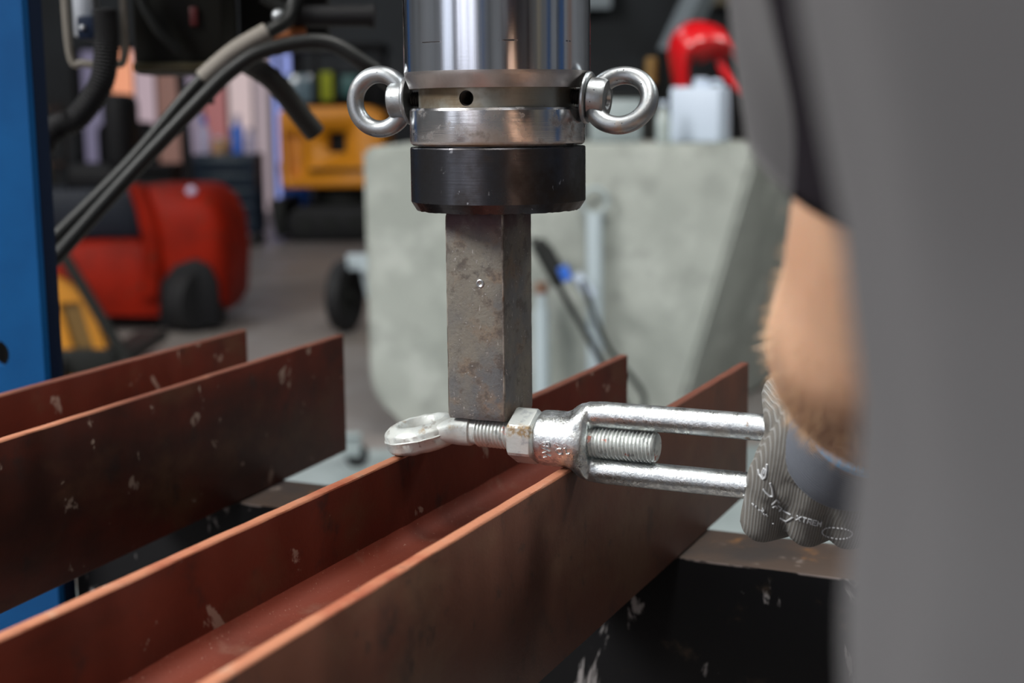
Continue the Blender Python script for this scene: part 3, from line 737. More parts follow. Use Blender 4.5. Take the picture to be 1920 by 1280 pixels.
# ------------------------------------------------------------------ red forklift
t = empty('forklift', at(-2.05, 8.25), YAW, 'red forklift with black seat well and rear wheel', 'forklift')
b = NB()   # rear counterweight: rounded loft
rs = []
for z, x0, x1, yy in ((.10, .10, .42, .30), (.16, .04, .45, .40), (.42, .02, .47, .42), (.62, .0, .45, .42), (.74, -.04, .40, .40), (.80, -.08, .33, .36), (.815, -.05, .28, .30)):
    ring = []
    for k in range(40):
        a = 2 * PI * k / 40; ca, sa = math.cos(a), math.sin(a); p = .45
        ring.append(Vector(((x0 + x1) / 2 + (x1 - x0) / 2 * math.copysign(abs(ca) ** p, ca), .12 + yy * math.copysign(abs(sa) ** p, sa), z)))
    rs.append(ring)
rings(b, rs)
cw = obj('counterweight', b, m_red, t, 40)
b = NB(); prism(b, [(.06, .03), (.08, .28), (.16, .38), (.28, .42), (.36, .38), (.40, .28), (.40, .03)], 'y', -.315, -.1, .01); obj('wheel_arch', b, m_black, t)
b = NB(); prism(b, [(-.98, .12), (.06, .08), (.08, .45), (.04, .50), (-.1, .52), (-.98, .50)], 'y', -.28, .52, .02); obj('body', b, m_red, t)
b = NB()
rs = []
for x, z, wd in ((-.09, .835, .05), (-.045, .83, .06), (0, .70, .065), (.03, .55, .07), (.035, .42, .075), (.02, .2, .07)):
    rs.append([Vector((x + wd * math.cos(2 * PI * k / 12) * .8, -.26 + wd * math.sin(2 * PI * k / 12), z)) for k in range(12)])
rings(b, rs); obj('rear_pillar', b, m_red, t)
b = NB(); box(b, (-.5, .12, .66), (.9, .5, .28), .03); obj('seat_well', b, M('dark_well', (.008, .011, .018), .5, spec=.2), t)
b = NB(); box(b, (-.36, .16, .86), (.34, .34, .16), .05, seg=3); box(b, (-.22, .16, 1.12), (.14, .38, .44), .06, seg=3); obj('seat', b, m_black, t)
b = NB(); lathe(b, [(.05, -.06), (.16, -.06), (.175, -.045), (.175, .045), (.16, .06), (.05, .06)], 36, Matrix.Translation((.25, -.275, .176)) @ Matrix.Rotation(math.radians(60), 4, 'Z') @ Matrix.Rotation(PI / 2, 4, 'X')); wl = obj('wheel', b, m_rubber, t)
b = NB(); lathe(b, [(.05, -.08), (.16, -.08), (.19, -.06), (.19, .06), (.16, .08), (.05, .08)], 36, Matrix.Translation((-.75, -.2, .19)) @ Matrix.Rotation(PI / 2, 4, 'X')); obj('wheel', b, m_rubber, t)
b = NB(); ball(b, (.26, -.24, .79), .03); obj('lamp', b, m_lilac, t)
b = NB()
for x, y in ((.1, .45), (-.95, .45), (-.95, -.2)): tube(b, [(x, y, .8 if x > 0 else .5), (x - .05, y, 2.0)], .03, 8)
box(b, (-.45, .15, 2.0), (1.1, .75, .05), .01)
obj('overhead_guard', b, m_black, t)
b = NB(); box(b, (-1.05, .3, 1.0), (.1, .06, 2.0), .005); box(b, (-1.05, -.1, 1.0), (.1, .06, 2.0), .005); box(b, (-1.5, .3, .06), (.9, .1, .04), .004); box(b, (-1.5, -.1, .06), (.9, .1, .04), .004); obj('mast', b, m_darkgrey, t)

# ------------------------------------------------------------------ yellow pallet truck
t = empty('pallet_truck', at(-1.86, 6.2), YAW, 'yellow pallet truck with slotted leaning frame and grey bar', 'pallet truck')
b = NB()
Mt = Matrix.Rotation(math.radians(-14), 4, 'Y')
for poly in ([(-.10, .05), (-.02, .05), (-.02, .55), (-.10, .55)], [(.07, .05), (.12, .05), (.12, .40), (.07, .46)], [(-.02, .05), (.07, .05), (.07, .13), (-.02, .13)], [(-.02, .42), (.07, .40), (.07, .46), (-.02, .55)]):
    prism(b, poly, 'y', -.03, .03, 0, 0, Mt)
obj('frame', b, m_yellow2, t, 30)
b = NB(); prism(b, [(-.02, .10), (.07, .10), (.07, .42), (-.02, .46)], 'y', -.005, .02, 0, 0, Mt); obj('slot_plate', b, M('slot_brown', (.13, .07, .01), .6), t)
b = NB(); tube(b, [(-.08, -.06, .62), (.20, -.06, .10)], .026, 10); tube(b, [(-.08, -.06, .62), (-.35, -.06, 1.1)], .022, 10); obj('tiller', b, m_darkgrey, t)
b = NB(); box(b, (.02, .5, .10), (.16, 1.0, .05), .01); box(b, (-.34, .5, .10), (.16, 1.0, .05), .01); box(b, (-.16, .02, .14), (.55, .12, .12), .01); obj('forks', b, m_darkgrey, t)
for x in (.05, -.25):
    b = NB(); lathe(b, [(.02, -.03), (.075, -.03), (.08, -.02), (.08, .02), (.075, .03), (.02, .03)], 24, Matrix.Translation((x + .12, -.06, .08)) @ Matrix.Rotation(PI / 2, 4, 'Y')); obj('wheel', b, m_rubber, t)

# ------------------------------------------------------------------ yellow mini excavator
t = empty('mini_excavator', at(-1.75, 14.0), YAW, 'yellow compact excavator with black tracks at the hall end', 'excavator')
b = NB()
prism(b, [(-.45, .52), (.55, .52), (.55, 1.22), (.40, 1.29), (-.35, 1.29), (-.45, 1.24)], 'y', -.35, .75, .035)
body = obj('body', b, m_yellow, t, 40)
cut = NB(); box(cut, (.105, -.35, .95), (.17, .3, .20)); prism(cut, [(-.37, .62), (-.24, .62), (-.22, 1.02), (-.40, 1.06)], 'y', -.45, -.22)
cc = obj('cutter', cut, m_black); cc.location = t.location; cc.rotation_euler = t.rotation_euler
md = body.modifiers.new('b', 'BOOLEAN'); md.operation = 'DIFFERENCE'; md.object = cc; md.solver = 'EXACT'
bpy.context.view_layer.update(); bake(body); bpy.data.objects.remove(cc)
b = NB(); box(b, (.105, -.20, .95), (.17, .02, .20)); obj('recess', b, m_black, t)
b = NB(); prism(b, [(-.37, .62), (-.24, .62), (-.22, 1.02), (-.40, 1.06)], 'y', -.215, -.19); obj('recess', b, m_black, t)
b = NB(); box(b, (.14, -.36, .69), (.62, .03, .035), .01); obj('seam_strip', b, m_darkgrey, t)
for y in (-.22, .55):
    b = NB(); prism(b, [(-.40, .10), (-.34, .02), (.62, .02), (.72, .10), (.72, .24), (.62, .34), (-.30, .34), (-.40, .24)], 'y', y - .12, y + .12, .02); tr = obj('track', b, m_rubber, t)
    for x in (-.22, .02, .28, .54):
        b = NB(); lathe(b, [(.01, -.14), (.08, -.14), (.08, .14), (.01, .14)], 20, Matrix.Translation((x, y, .18)) @ Matrix.Rotation(PI / 2, 4, 'X')); obj('roller', b, m_darkgrey, tr)
b = NB(); lathe(b, [(.05, .3), (.3, .3), (.3, .54), (.05, .54)], 28, Matrix.Translation((.1, .18, 0))); obj('turntable', b, m_darkgrey, t)
b = NB()
for x, y in ((-.42, -.3), (.5, -.3), (-.42, .6), (.5, .6), (-.08, -.3)): box(b, (x, y, 1.55), (.05, .05, .56), .006)
box(b, (.04, .15, 1.85), (1.02, .98, .06), .01); box(b, (.04, .5, 1.45), (.9, .05, .35), .005); obj('cab_frame', b, m_black, t)
b = NB(); box(b, (-.25, -.3, 1.46), (.25, .012, .26), .003); obj('cab_glass', b, m_glass, t)
b = NB(); box(b, (.02, -.33, 1.475), (.12, .03, .27), .012); obj('seat_cover', b, m_hivis, t)['label'] = 'yellow-green cover'
b = NB(); box(b, (.24, -.3, 1.48), (.18, .03, .2), .01); obj('side_panel', b, m_teal, t)['label'] = 'teal panel'
b = NB(); prism(b, [(-.50, .05), (-.42, .05), (-.42, .40), (-.56, .40)], 'y', -.4, .8, .01); obj('blade', b, m_darkgrey, t)

# ------------------------------------------------------------------ tool cabinet with bottles and cans
t = empty('tool_cabinet', at(-2.65, 13.5), YAW, 'dark blue tool cabinet on casters under bottles and cans', 'cabinet')
b = NB(); box(b, (0, 0, .49), (.58, .45, .74), .01); cb = obj('body', b, m_cabinet, t)
for k in range(5):
    b = NB(); box(b, (0, -.232, .2 + .14 * k), (.54, .02, .125), .004); dr = obj('drawer', b, m_cabinet, t)
    b = NB(); box(b, (0, -.25, .24 + .14 * k), (.44, .02, .015), .003); obj('handle', b, m_cabgrey, dr)
for x in (-.24, .24):
    for y in (-.17, .17):
        b = NB(); lathe(b, [(.01, -.018), (.05, -.018), (.055, -.01), (.055, .01), (.05, .018), (.01, .018)], 20, Matrix.Translation((x, y, .055)) @ Matrix.Rotation(PI / 2, 4, 'X')); obj('wheel', b, m_rubber, t)
def bottle(name, lat, dep, z, r, h, mb, mc, label, cat):
    t = empty(name, at(lat, dep, z), YAW, label, cat)
    b = NB(); lathe(b, [(.01, 0), (r, 0), (r, h * .62), (r * .45, h * .76), (r * .4, h * .82)], 20); obj('body', b, mb, t)
    b = NB(); lathe(b, [(.005, h * .82), (r * .55, h * .82), (r * .55, h), (.005, h)], 16); obj('cap', b, mc, t)
bottle('bottle', -2.86, 13.45, .86, .055, .34, m_lilac, m_bluecap, 'lilac bottle with blue cap at cabinet left end', 'bottle')
bottle('bottle', -2.56, 13.5, .86, .06, .36, m_bluecap, m_lilac, 'blue bottle with round lilac cap on cabinet middle', 'bottle')
bottle('bottle', -2.42, 13.4, .86, .05, .24, m_lilac, m_lilac, 'plain lilac bottle at cabinet right edge', 'bottle')
bottle('jar', -2.72, 13.38, .86, .06, .16, m_tan, m_white, 'tan jar with white lid on the cabinet', 'jar')
b = NB(); box(b, (0, 0, .07), (.16, .14, .14), .006); o = obj('small_carton', b, m_tan, None, loc=at(-2.64, 13.62, .86), rotz=YAW + .2); tag(o, 'brown carton between the bottles on the cabinet', 'carton')
t = empty('waste_bin', at(-2.28, 15.2), YAW, 'blue waste bin with a lilac liner beside the cabinet', 'bin')
b = NB(); lathe(b, [(.10, 0), (.14, .0), (.17, .62), (.15, .62)], 28); obj('bin', b, m_bluecap, t)
b = NB(); lathe(b, [(.12, .60), (.175, .60), (.18, .70), (.15, .74), (.05, .76)], 28); obj('liner', b, m_lilac, t)
t = empty('office_chair', at(-3.95, 15.0), YAW + .4, 'black rounded office chair silhouetted against the bright panes', 'chair')
b = NB(); lathe(b, [(.02, 0), (.34, 0), (.36, .05), (.34, .10), (.02, .10)], 28, Matrix.Translation((0, 0, .48))); obj('seat', b, m_black, t)
b = NB(); box(b, (0, .25, .86), (.62, .14, .60), .12, seg=4); obj('backrest', b, m_black, t)
b = NB(); tube(b, [(0, 0, .1), (0, 0, .5)], .04, 12); obj('column', b, m_black, t)
for k in range(5):
    b = NB(); a = 2 * PI * k / 5; tube(b, [(0, 0, .12), (.3 * math.cos(a), .3 * math.sin(a), .07)], .025, 8); ball(b, (.3 * math.cos(a), .3 * math.sin(a), .035), .035); obj('leg', b, m_black, t)
t = empty('plastic_crate', at(-4.55, 13.2), YAW, 'olive crate with white canister on a dark stand', 'crate')
b = NB(); box(b, (0, 0, .28), (.7, .5, .56), .02); obj('stand', b, m_black, t)
b = NB(); box(b, (0, 0, .66), (.5, .4, .16), .02); obj('crate', b, M('olive_plastic', (.12, .10, .03), .6), t)
b = NB(); lathe(b, [(.02, 0), (.13, 0), (.14, .03), (.14, .14), (.10, .18), (.02, .18)], 24); o = obj('paint_bucket', b, m_lilac, None, loc=at(-4.45, 13.15, .742)); tag(o, 'pale lilac bucket standing on the olive crate', 'bucket')
t = empty('work_shelf', at(-5.6, 15.5), YAW, 'dark shelving unit beside the blue press column', 'shelf')
for z in (.1, .7, 1.3):
    b = NB(); box(b, (0, 0, z), (1.41, .5, .05), .005); obj('shelf_board', b, m_brownwall, t)
for x in (-.73, .73):
    for y in (-.22, .22):
        b = NB(); box(b, (x, y, .7), (.05, .05, 1.4), .004); obj('post', b, m_darkgrey, t)
t = empty('side_bench', at(-3.3, 12.2), YAW, 'black workbench behind the red forklift', 'bench')
b = NB(); box(b, (0, 0, .78), (.95, .5, .06), .006); obj('worktop', b, m_black, t)
b = NB(); box(b, (0, .05, .40), (.9, .4, .70), .006); obj('cupboard', b, m_black, t)

# ------------------------------------------------------------------ control stand behind the press, with hoses
t = empty('control_stand', at(-.66, 1.78), YAW, 'dark control stand with hanging olive enclosure and beige brackets', 'control stand')
def CS(lat, dep, z): return Vector((lat + .66, dep - 1.78, z))
b = NB(); box(b, CS(-.66, 1.78, .02), (.3, .3, .04), .006); tube(b, [CS(-.66, 1.78, .02), CS(-.66, 1.78, 1.56)], .03, 16); obj('post', b, m_darkgrey, t)
b = NB(); box(b, CS(-.34, 1.70, 1.54), (.72, .20, .04), .006); obj('boom', b, m_darkgrey, t)
b = NB(); box(b, CS(-.385, 1.74, 1.385), (.104, .10, .27), .004)
en = obj('enclosure', b, m_olive, t)
b = NB(); box(b, CS(-.385, 1.686, 1.258), (.104, .012, .010), .002); obj('lower_edge', b, m_oliveedge, en)
b = NB(); box(b, CS(-.365, 1.687, 1.315), (.010, .006, .022), .002); obj('indicator', b, M('dull_red', (.09, .006, .006), .5), en)
b = NB(); tube(b, [CS(-.36, 1.71, 1.245), CS(-.36, 1.71, 1.215)], .010, 12); obj('cable_gland', b, m_black, en)
b = NB(); box(b, CS(-.28, 1.82, 1.42), (.11, .03, .28), .004); obj('back_plate', b, m_darkgrey, t)
for (l0, l1) in ((-.505, -.440),):
    b = NB(); tube(b, spline([CS(l0, 1.66, 1.52), CS(l0, 1.66, 1.40), CS(l0 + .002, 1.66, 1.275), CS(l0 + .018, 1.66, 1.262), CS(l1 - .015, 1.66, 1.262), CS(l1, 1.66, 1.275), CS(l1, 1.66, 1.40), CS(l1, 1.66, 1.52)], 6), .0045, 8); obj('bracket_loop', b, m_beige, t)
b = NB(); box(b, CS(-.478, 1.65, 1.335), (.024, .03, .09), .003); obj('valve_block', b, m_steel, t)
b = NB(); box(b, CS(-.466, 1.64, 1.300), (.034, .03, .026), .003); cl = obj('hose_clamp', b, m_bluedark, t)
for x in (-.476, -.456):
    b = NB(); ball(b, CS(x, 1.624, 1.300), .0035, 1); obj('screw', b, m_steel, cl)
b = NB(); tube(b, spline([CS(-.425, 1.66, 1.52), CS(-.423, 1.66, 1.36), CS(-.405, 1.66, 1.305), CS(-.38, 1.67, 1.275)], 6), .006, 10); obj('conduit', b, m_darkgrey, t)
b = NB(); tube(b, [CS(-.245, 1.66, 1.313), CS(-.155, 1.66, 1.312)], .0125, 20); tube(b, [CS(-.160, 1.66, 1.312), CS(-.153, 1.66, 1.312)], .0140, 20)
gr = obj('grip_handle', b, m_rubber, t)
b = NB(); tube(b, [CS(-.28, 1.66, 1.335), CS(-.243, 1.66, 1.313)], .008, 10); tube(b, [CS(-.27, 1.66, 1.33), CS(-.27, 1.70, 1.53)], .008, 10); obj('lever', b, m_darkgrey, gr)
b = NB(); ball(b, CS(-.260, 1.645, 1.312), .008); obj('pivot_bolt', b, m_steel, gr)
b = NB(); tube(b, [CS(-.272, 1.66, 1.288), CS(-.232, 1.66, 1.296)], .007, 12); obj('orange_tip', b, m_orange, t)['label'] = 'orange plastic tip'
def hose(name, pts, r, m, label, n=8, ridges=0):
    b = NB(); pp = spline([hall(*p) for p in pts], n)
    if ridges: tube(b, spline([hall(*p) for p in pts], n * 4), [r * (1 + .12 * (k % 2)) for k in range((len(pts) - 1) * n * 4 + 1)], 14)
    else: tube(b, pp, r, 14)
    o = obj(name, b, m); tag(o, label, 'hose'); return o
hose('hydraulic_hose', [(-.68, 1.60, .02), (-.64, 1.60, .95), (-.512, 1.60, 1.068), (-.422, 1.60, 1.152), (-.335, 1.605, 1.246), (-.270, 1.615, 1.290), (-.24, 1.65, 1.335), (-.22, 1.68, 1.53)], .0085, m_hose, 'upper black hydraulic hose with a beige sleeve')
sl = bpy.context.scene.objects['hydraulic_hose']
b = NB(); tube(b, spline([hall(-.340, 1.604, 1.241), hall(-.305, 1.608, 1.270), hall(-.268, 1.616, 1.292)], 6), .0115, 14); obj('sleeve', b, m_hose2, sl)['label'] = 'beige sleeve'
hose('hydraulic_hose', [(-.67, 1.57, .02), (-.63, 1.57, .92), (-.512, 1.57, 1.040), (-.418, 1.57, 1.137), (-.338, 1.575, 1.217), (-.300, 1.58, 1.252), (-.262, 1.58, 1.272), (-.200, 1.58, 1.279), (-.152, 1.58, 1.252), (-.10, 1.60, 1.215), (-.03, 1.64, 1.24), (-.01, 1.66, 1.45), (-.01, 1.55, 1.75), (-.01, 1.2, 1.85), (-.01, .98, 1.86)], .0085, m_hose, 'lower black hydraulic hose arching towards the press ram')
hose('branch_hose', [(-.30, 1.64, 1.262), (-.268, 1.64, 1.240), (-.240, 1.66, 1.200), (-.226, 1.67, 1.180)], .0125, M('branch_rubber', (.014, .014, .012), .6), 'thick dark hose bending down left of the lifting eye')
hose('corrugated_hose', [(-.452, 1.63, 1.32), (-.452, 1.63, 1.285), (-.46, 1.63, 1.24), (-.49, 1.63, 1.20), (-.53, 1.63, 1.17), (-.60, 1.65, 1.0), (-.62, 1.7, .02)], .013, m_rubber, 'black corrugated hose hanging by the blue column', 6, 1)

# ------------------------------------------------------------------ the worker
PL = (.235, .19)      # where he stands (lat, dep)
per = empty('person', hall(PL[0], PL[1], 0), YAW, 'person in grey work jacket gripping the turnbuckle with a grey knit glove', 'person')
def PP(lat, dep, z): return Vector((lat - PL[0], dep - PL[1], z))
def WP(x, y, z):
    v = Vector((x, y, 0)); return PP(v.dot(RT), v.dot(FW), z)
shL, elL, wrL = PP(.115, .285, 1.40), PP(.132, .492, 1.126), WP(-.1335, .741, 1.043)
shR, elR, wrR = PP(.43, .22, 1.40), PP(.50, .24, 1.11), PP(.47, .42, .93)
b = NB()   # body as one surface
limb(b, [PP(.265, .17, .93), PP(.265, .19, 1.08), PP(.270, .23, 1.28), PP(.270, .26, 1.42)], [.125, .115, .125, .085])
limb(b, [PP(.19, .17, .92), PP(.16, .19, .52), PP(.15, .16, .10)], [.085, .06, .042]); limb(b, [PP(.34, .17, .92), PP(.38, .17, .52), PP(.39, .12, .10)], [.085, .06, .042])
limb(b, [PP(.15, .16, .06), PP(.14, .28, .04)], [.042, .034]); limb(b, [PP(.39, .12, .06), PP(.40, .24, .04)], [.042, .034])
limb(b, [shL + Vector((.012, 0, -.01)), elL], [.047, .040])
limb(b, [elL, elL.lerp(wrL, .16), elL.lerp(wrL, .34), wrL], [.0420, .0455, .0435, .0262])
limb(b, [shR + Vector((-.012, 0, -.01)), elR, elR.lerp(wrR, .3), wrR], [.050, .043, .043, .028])
limb(b, [PP(.270, .275, 1.42), PP(.272, .315, 1.55)], [.062, .058])
hd = PP(.272, .345, 1.655)
ball(b, hd + Vector((0, -.01, .02)), .095, 3, (.82, 1.02, 1.0)); ball(b, hd + Vector((0, .035, -.045)), .062, 3, (.86, 1.0, 1.05)); ball(b, hd + Vector((0, .062, -.085)), .026, 2, (1.2, .9, .9))
limb(b, [hd + Vector((0, .085, .015)), hd + Vector((0, .108, -.022))], [.009, .014])
for s in (-1, 1):
    ball(b, hd + Vector((s * .078, -.01, -.005)), .028, 2, (.3, .7, 1.15)); ball(b, hd + Vector((s * .032, .078, .028)), .016, 2, (1.4, .6, .6))
# bare right hand, relaxed: palm, four fingers, thumb
fd = (wrR - elR).normalized(); fd = (fd + Vector((0, -.1, -.6))).normalized(); sd = Vector((-1, .1, 0)); sd = (sd - fd * sd.dot(fd)).normalized(); dn = fd.cross(sd)
for k in range(4):
    bs = wrR + fd * .085 + sd * (.030 - .020 * k)
    limb(b, [wrR + fd * .015 + sd * (.016 - .011 * k), bs], [.016, .0125])
    L = (.070, .078, .072, .058)[k]
    limb(b, [bs, bs + fd * L * .5 + dn * .006, bs + fd * L * .8 + dn * .022, bs + fd * L * .95 + dn * .040], [.0105, .0095, .0088, .0078])
limb(b, [wrR + fd * .02 + sd * .015, wrR + fd * .05 + sd * .042 + dn * .012, wrR + fd * .085 + sd * .052 + dn * .022, wrR + fd * .105 + sd * .050 + dn * .03], [.016, .014, .0115, .0095])
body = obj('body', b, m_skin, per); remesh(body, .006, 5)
for s in (-1, 1):
    b = NB(); ball(b, hd + Vector((s * .032, .082, .018)), .012, 2); obj('eye', b, m_eye, per)
b = NB(); tube(b, [hd + Vector((-.024, .094, -.055)), hd + Vector((0, .101, -.053)), hd + Vector((.024, .094, -.055))], [.003, .006, .003], 8); obj('mouth', b, m_lips, per)
b = NB(); ball(b, hd + Vector((0, -.022, .034)), .1, 4, (.86, 1.03, 1.0))
for v in list(b.verts):
    q = v.co - hd
    v.co += Vector((0, 0, noise.noise(v.co * 40) * .004))
    if q.z < -.02 + max(0, q.y) * 1.1: v.co = hd + (q - Vector((0, 0, q.z))) * .8 + Vector((0, -.01, max(q.z, -.045)))
obj('hair', b, m_hair, per)
# jacket body: lofted rings (centre lat, centre dep, half width, half depth, z)
b = NB(); NR = 96
tor = [(0.268, 0.19, 0.174, 0.15, 0.86), (0.262, 0.19, 0.181, 0.15, 0.94), (0.256, 0.195, 0.187, 0.148, 1.02), (0.249, 0.2, 0.1925, 0.146, 1.08), (0.2455, 0.2, 0.1905, 0.145, 1.115), (0.2485, 0.2, 0.1915, 0.144, 1.148),
       (0.2475, 0.205, 0.193, 0.145, 1.178), (0.244, 0.21, 0.198, 0.147, 1.22), (0.246, 0.22, 0.202, 0.148, 1.28), (0.258, 0.24, 0.205, 0.143, 1.36), (0.268, 0.255, 0.185, 0.125, 1.42), (0.27, 0.265, 0.115, 0.095, 1.475), (0.271, 0.28, 0.075, 0.078, 1.5)]
rs = []
def ti(z):
    for i in range(len(tor) - 1):
        if tor[i][4] <= z <= tor[i + 1][4]:
            f = (z - tor[i][4]) / (tor[i + 1][4] - tor[i][4]); f = f * f * (3 - 2 * f) if i % 2 else f
            return [tor[i][k] + (tor[i + 1][k] - tor[i][k]) * f for k in range(4)]
zs = [.86 + .64 * i / 90 for i in range(91)]
for z in zs:
    cx, cy, hw, hd_ = ti(z); ring = []
    for k in range(NR):
        a = 2 * PI * k / NR; ca, sa = math.cos(a), math.sin(a); p = .86
        fold = 1 + .007 * math.sin(a * 17 + z * 2.0) * (1 - .4 * math.sin(z * 9)) + .004 * noise.noise(Vector((ca * 2.2, sa * 2.2, z * 2.5))) if z < 1.44 else 1
        ring.append(PP(cx + hw * fold * math.copysign(abs(ca) ** p, ca), cy + hd_ * fold * math.copysign(abs(sa) ** p, sa), z))
    rs.append(ring)
rings(b, rs, cap=False)
jk = obj('jacket', b, m_shirt, per, 80)
md = jk.modifiers.new('so', 'SOLIDIFY'); md.thickness = .004; md.offset = -1; bake(jk)
def sleeve(pts, rad, wob, hem, shade_side=1):
    b = NB(); pp = spline(pts, 14); n = len(pp); rs = []; u = None
    for i, p in enumerate(pp):
        f = i / (n - 1); tt = (pp[min(i + 1, n - 1)] - pp[max(i - 1, 0)]).normalized()
        if u is None: u, v = frame_of(tt)
        else: u = (u - tt * u.dot(tt)).normalized(); v = tt.cross(u)
        g = f * (len(rad) - 1); j = min(int(g), len(rad) - 2); r = rad[j] + (rad[j + 1] - rad[j]) * (g - j)
        ring = []
        for k in range(48):
            a = 2 * PI * k / 48; d = u * math.cos(a) + v * math.sin(a)
            q = p + d * r * (1 + wob * math.sin(a * 3 + f * 9) + wob * .8 * noise.noise(Vector((math.cos(a) * 2, math.sin(a) * 2, f * 4))))
            if f > .5: q += hem * ((f - .5) * 2) * (d.dot(Vector((0, 0, -1))) * .5 + .5)
            ring.append(q)
        rs.append(ring)
    rings(b, rs, cap=False)
    b.faces.ensure_lookup_table()
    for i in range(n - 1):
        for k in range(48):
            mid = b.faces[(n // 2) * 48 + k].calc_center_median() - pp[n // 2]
            if mid.dot(Vector((shade_side, -.35, 0))) > -.056: b.faces[i * 48 + k].material_index = 1  # side away from the light painted dark
    o = obj('sleeve', b, [m_shirt, m_sleeveshade], jk, 80)
    md = o.modifiers.new('so', 'SOLIDIFY'); md.thickness = .003; md.offset = -1; bake(o)
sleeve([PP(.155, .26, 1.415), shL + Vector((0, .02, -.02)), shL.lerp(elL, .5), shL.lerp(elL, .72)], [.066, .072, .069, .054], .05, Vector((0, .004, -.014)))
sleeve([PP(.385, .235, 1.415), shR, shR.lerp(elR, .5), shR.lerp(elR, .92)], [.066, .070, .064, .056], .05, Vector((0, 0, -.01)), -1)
b = NB()
limb(b, [PP(.215, .185, .91), PP(.215, .188, .98)], [.118, .112]); limb(b, [PP(.315, .185, .91), PP(.315, .188, .98)], [.118, .112]); limb(b, [PP(.19, .17, .88), PP(.16, .19, .52), PP(.15, .165, .13)], [.105, .078, .066]); limb(b, [PP(.34, .17, .88), PP(.38, .17, .52), PP(.39, .125, .13)], [.105, .078, .066])
tr = obj('trousers', b, m_trouser, per); remesh(tr, .012, 4)
for x, y in ((.15, .15), (.39, .11)):
    b = NB(); limb(b, [PP(x, y, .055), PP(x - .005, y + .15, .042)], [.055, .042]); limb(b, [PP(x, y, .06), PP(x, y + .005, .16)], [.054, .056])
    for v in b.verts: v.co.z = max(v.co.z, .001)
    o = obj('boot', b, m_boot, per); remesh(o, .008, 3)
# fine hair on the left forearm
b = NB(); ax = wrL - elL; u, v = frame_of(ax)
btree = BVHTree.FromPolygons([q.co for q in body.data.vertices], [list(q.vertices) for q in body.data.polygons])
for k in range(2600):
    f = random.uniform(-.12, .74); a = random.uniform(0, 2 * PI); r = .042 + .002 * min(1, max(0, f * 3)) - max(0, f - .32) / .68 * .0178
    d = u * math.cos(a) + v * math.sin(a); hit = btree.ray_cast(elL + ax * f + d * .075, -d, .06)
    if hit[0] is None: continue
    p = hit[0] - d * .0006
    L = random.uniform(.004, .009); dirn = (d * .55 + ax.normalized() * .5 + Vector((random.uniform(-.4, .4), random.uniform(-.4, .4), random.uniform(-.5, .1)))).normalized()
    s = dirn.cross(d).normalized() * .0002; q = d.cross(s).normalized() * .0002
    mid = p + dirn * L * .55 + d * .0006; tip = p + dirn * L
    a1 = [b.verts.new(p + s), b.verts.new(p - s), b.verts.new(p + q)]; tp = b.verts.new(tip)
    for i in range(3): b.faces.new((a1[i], a1[(i + 1) % 3], tp))
tag(obj('arm_hair', b, m_armhair, body), kind='stuff')

# gloved left hand closed round both rods of the turnbuckle
b = NB()
wr = Vector((-.140, .735, 1.034))
mx = [(-.192, .768, .995), (-.1695, .764, .992), (-.147, .764, .991), (-.126, .767, .993)]
rr = [.0125, .0130, .0128, .0115]
for k, p in enumerate(mx):
    p = Vector(p)
    limb(b, [wr + Vector((-.022 + .014 * k, .004, .004)), p], [.0185, .0160])
    x = p.x - .003; r = rr[k]
    dz = (0, .001, .002, .004)[k]
    pip = Vector((x - (.006 if k == 0 else .002), .778, .968 + dz)); dip = Vector((x - .002, .811, .961 + dz * .5)); tip = Vector((x, .819, .985))
    limb(b, [p, pip, dip, tip], [r * 1.15, r * 1.03, r * .94, r * .84])
limb(b, [wr + Vector((-.020, .006, .008)), Vector((-.180, .764, 1.030)), Vector((-.194, .796, 1.039)), Vector((-.199, .822, 1.025))], [.0190, .0170, .0132, .0115])
ball(b, (-.165, .752, 1.018), .022, 3); limb(b, [Vector((-.178, .764, 1.026)), Vector((-.190, .768, 1.004))], [.0165, .0145]); limb(b, [Vector((-.170, .755, 1.024)), Vector((-.178, .762, 1.0))], [.019, .017])
gl = obj('glove', b, m_glove, per, world=True); remesh(gl, .0014, 9, .55)
# cuff
rimc = Vector((-.1235, .700, 1.0585)); cd = (rimc - wr).normalized()
b = NB(); Mc = rot_to((0, 0, 1), cd)
lathe(b, [(.0335, -.030), (.0348, -.026), (.0352, -.012), (.0350, .004), (.0352, .020), (.0358, .034), (.0358, .037), (.0338, .037), (.0325, .02), (.031, -.005), (.0315, -.030)], 64, closed=True)
cf = obj('cuff', b, m_cuff, gl, 60)
cf.matrix_basis = per.matrix_basis.inverted() @ (Matrix.Translation(wr) @ Mc)
b = NB(); L = (rimc - wr).length
lathe(b, [(.0340, .035), (.0366, .035), (.0378, .0375), (.0370, .041), (.0340, .041)], 64, closed=True)
ch = obj('cuff_hem', b, m_cuffrim, gl, 60); ch.matrix_basis = cf.matrix_basis.copy()
ch['label'] = 'blue cuff hem'
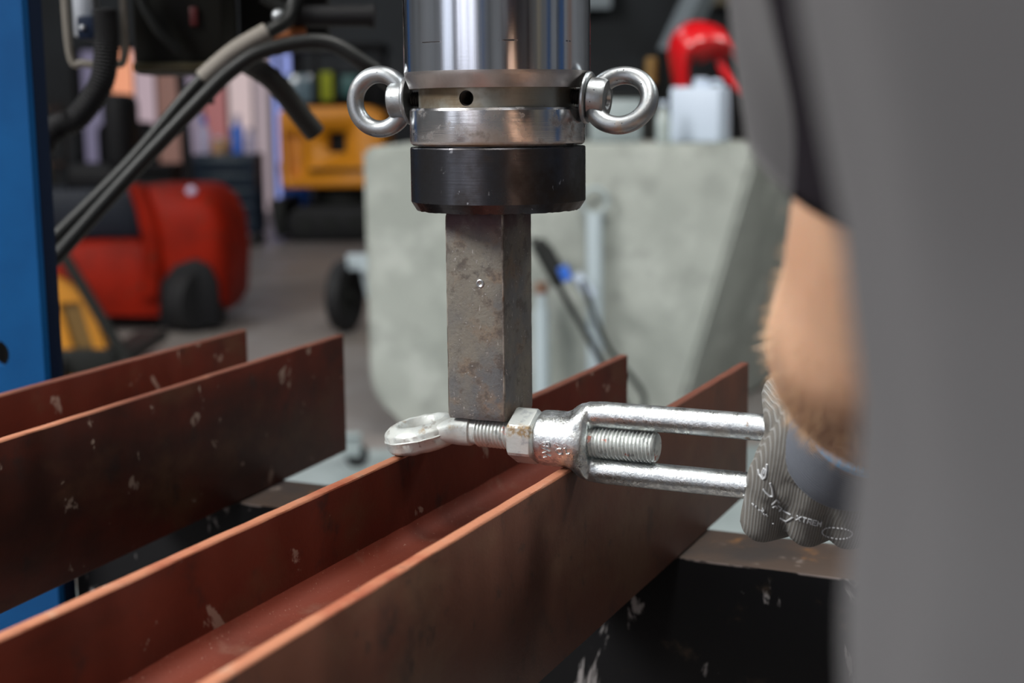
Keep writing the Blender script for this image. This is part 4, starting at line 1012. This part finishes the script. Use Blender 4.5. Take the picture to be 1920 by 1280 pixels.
# white print on the back of the glove: strokes laid onto the knit
bpy.context.view_layer.update()
gm = per.matrix_basis
tree = BVHTree.FromPolygons([gm @ v.co for v in gl.data.vertices], [list(p.vertices) for p in gl.data.polygons])
dirn = Vector((-.418, .908, -.16)).normalized()
def on_glove(p, lift=.0004):
    h = tree.ray_cast(Vector(p) - dirn * .15, dirn)
    return (h[0] + h[1] * lift) if h[0] is not None else None
GX = Vector((.908, .418, 0)); GZ = dirn.cross(GX) * -1
if GZ.z < 0: GZ = -GZ
G0 = Vector((-.1899, .7500, .9990))
def stroke(bm, pts, wd=.0007):
    pts = [Vector((x, y)) for x, y in pts]; dense = []
    for i in range(len(pts) - 1):
        n = max(2, int((pts[i + 1] - pts[i]).length / .0012))
        dense += [pts[i].lerp(pts[i + 1], k / n) for k in range(n)]
    dense.append(pts[-1])
    w3 = [on_glove(G0 + GX * q.x + GZ * q.y) for q in dense]
    w3 = [p for p in w3 if p is not None]
    if len(w3) > 1: tube(bm, w3, wd, 6, flat=1.0)
def zz(x, y): return ((1360 + x / 6.4 - 1450) * .000295, -(860 + y / 6.4 - 900) * .000295)   # tracing units to metres on the back of the hand
b = NB()
for s in ([(522, 30), (526, 100), (520, 190), (500, 222), (462, 165), (450, 105)], [(498, 85), (484, 150), (500, 200)], [(515, 95), (500, 150)],
          [(572, 260), (602, 325), (625, 430), (592, 432), (552, 392), (515, 345)]):
    stroke(b, [zz(*p) for p in s], .0006)
for s in ([(640, 545), (680, 475), (715, 515)], [(655, 590), (690, 560), (710, 595)], [(715, 560), (770, 600), (740, 640)], [(790, 630), (860, 668)], [(880, 700), (840, 775), (768, 735)],
          [(432, 548), (450, 572)], [(470, 580), (476, 600)], [(500, 620), (515, 632)], [(540, 600), (560, 625), (545, 650), (530, 630)], [(560, 670), (575, 690)], [(590, 680), (610, 705)], [(680, 800), (692, 806)]):
    stroke(b, [zz(*p) for p in s], .0005)
for k in range(26):
    a = 2 * PI * k / 26
    stroke(b, [zz(1390 + 150 * math.cos(a), 882 + 75 * math.sin(a)), zz(1390 + 150 * math.cos(a + .12), 882 + 75 * math.sin(a + .12))], .0004)
for x0, y0, wd, hg, txt in ((1065, 736, 300, 62, 'XTREM'), ):
    F5 = {'X': [[(0, 0), (1, 1)], [(0, 1), (1, 0)]], 'T': [[(0, 1), (1, 1)], [(.5, 1), (.5, 0)]], 'R': [[(0, 0), (0, 1), (.9, 1), (.9, .5), (0, .5)], [(.4, .5), (1, 0)]],
          'E': [[(1, 1), (0, 1), (0, 0), (1, 0)], [(0, .5), (.8, .5)]], 'M': [[(0, 0), (0, 1), (.5, .4), (1, 1), (1, 0)]], 'C': [[(1, .9), (.5, 1), (0, .5), (.5, 0), (1, .1)]], 'A': [[(0, 0), (.5, 1), (1, 0)], [(.2, .4), (.8, .4)]]}
    n = len(txt); sl = .28 if n == 5 else -.1
    for i, c in enumerate(txt):
        for s in F5[c]:
            pts = []
            for (px, py) in s:
                X = (i + px * .72) / n * wd - wd / 2; Y = (.5 - py) * hg
                pts.append(zz(x0 + X, y0 + Y + X * sl))
            stroke(b, pts, .00042)
obj('print', b, m_print, gl, world=True)
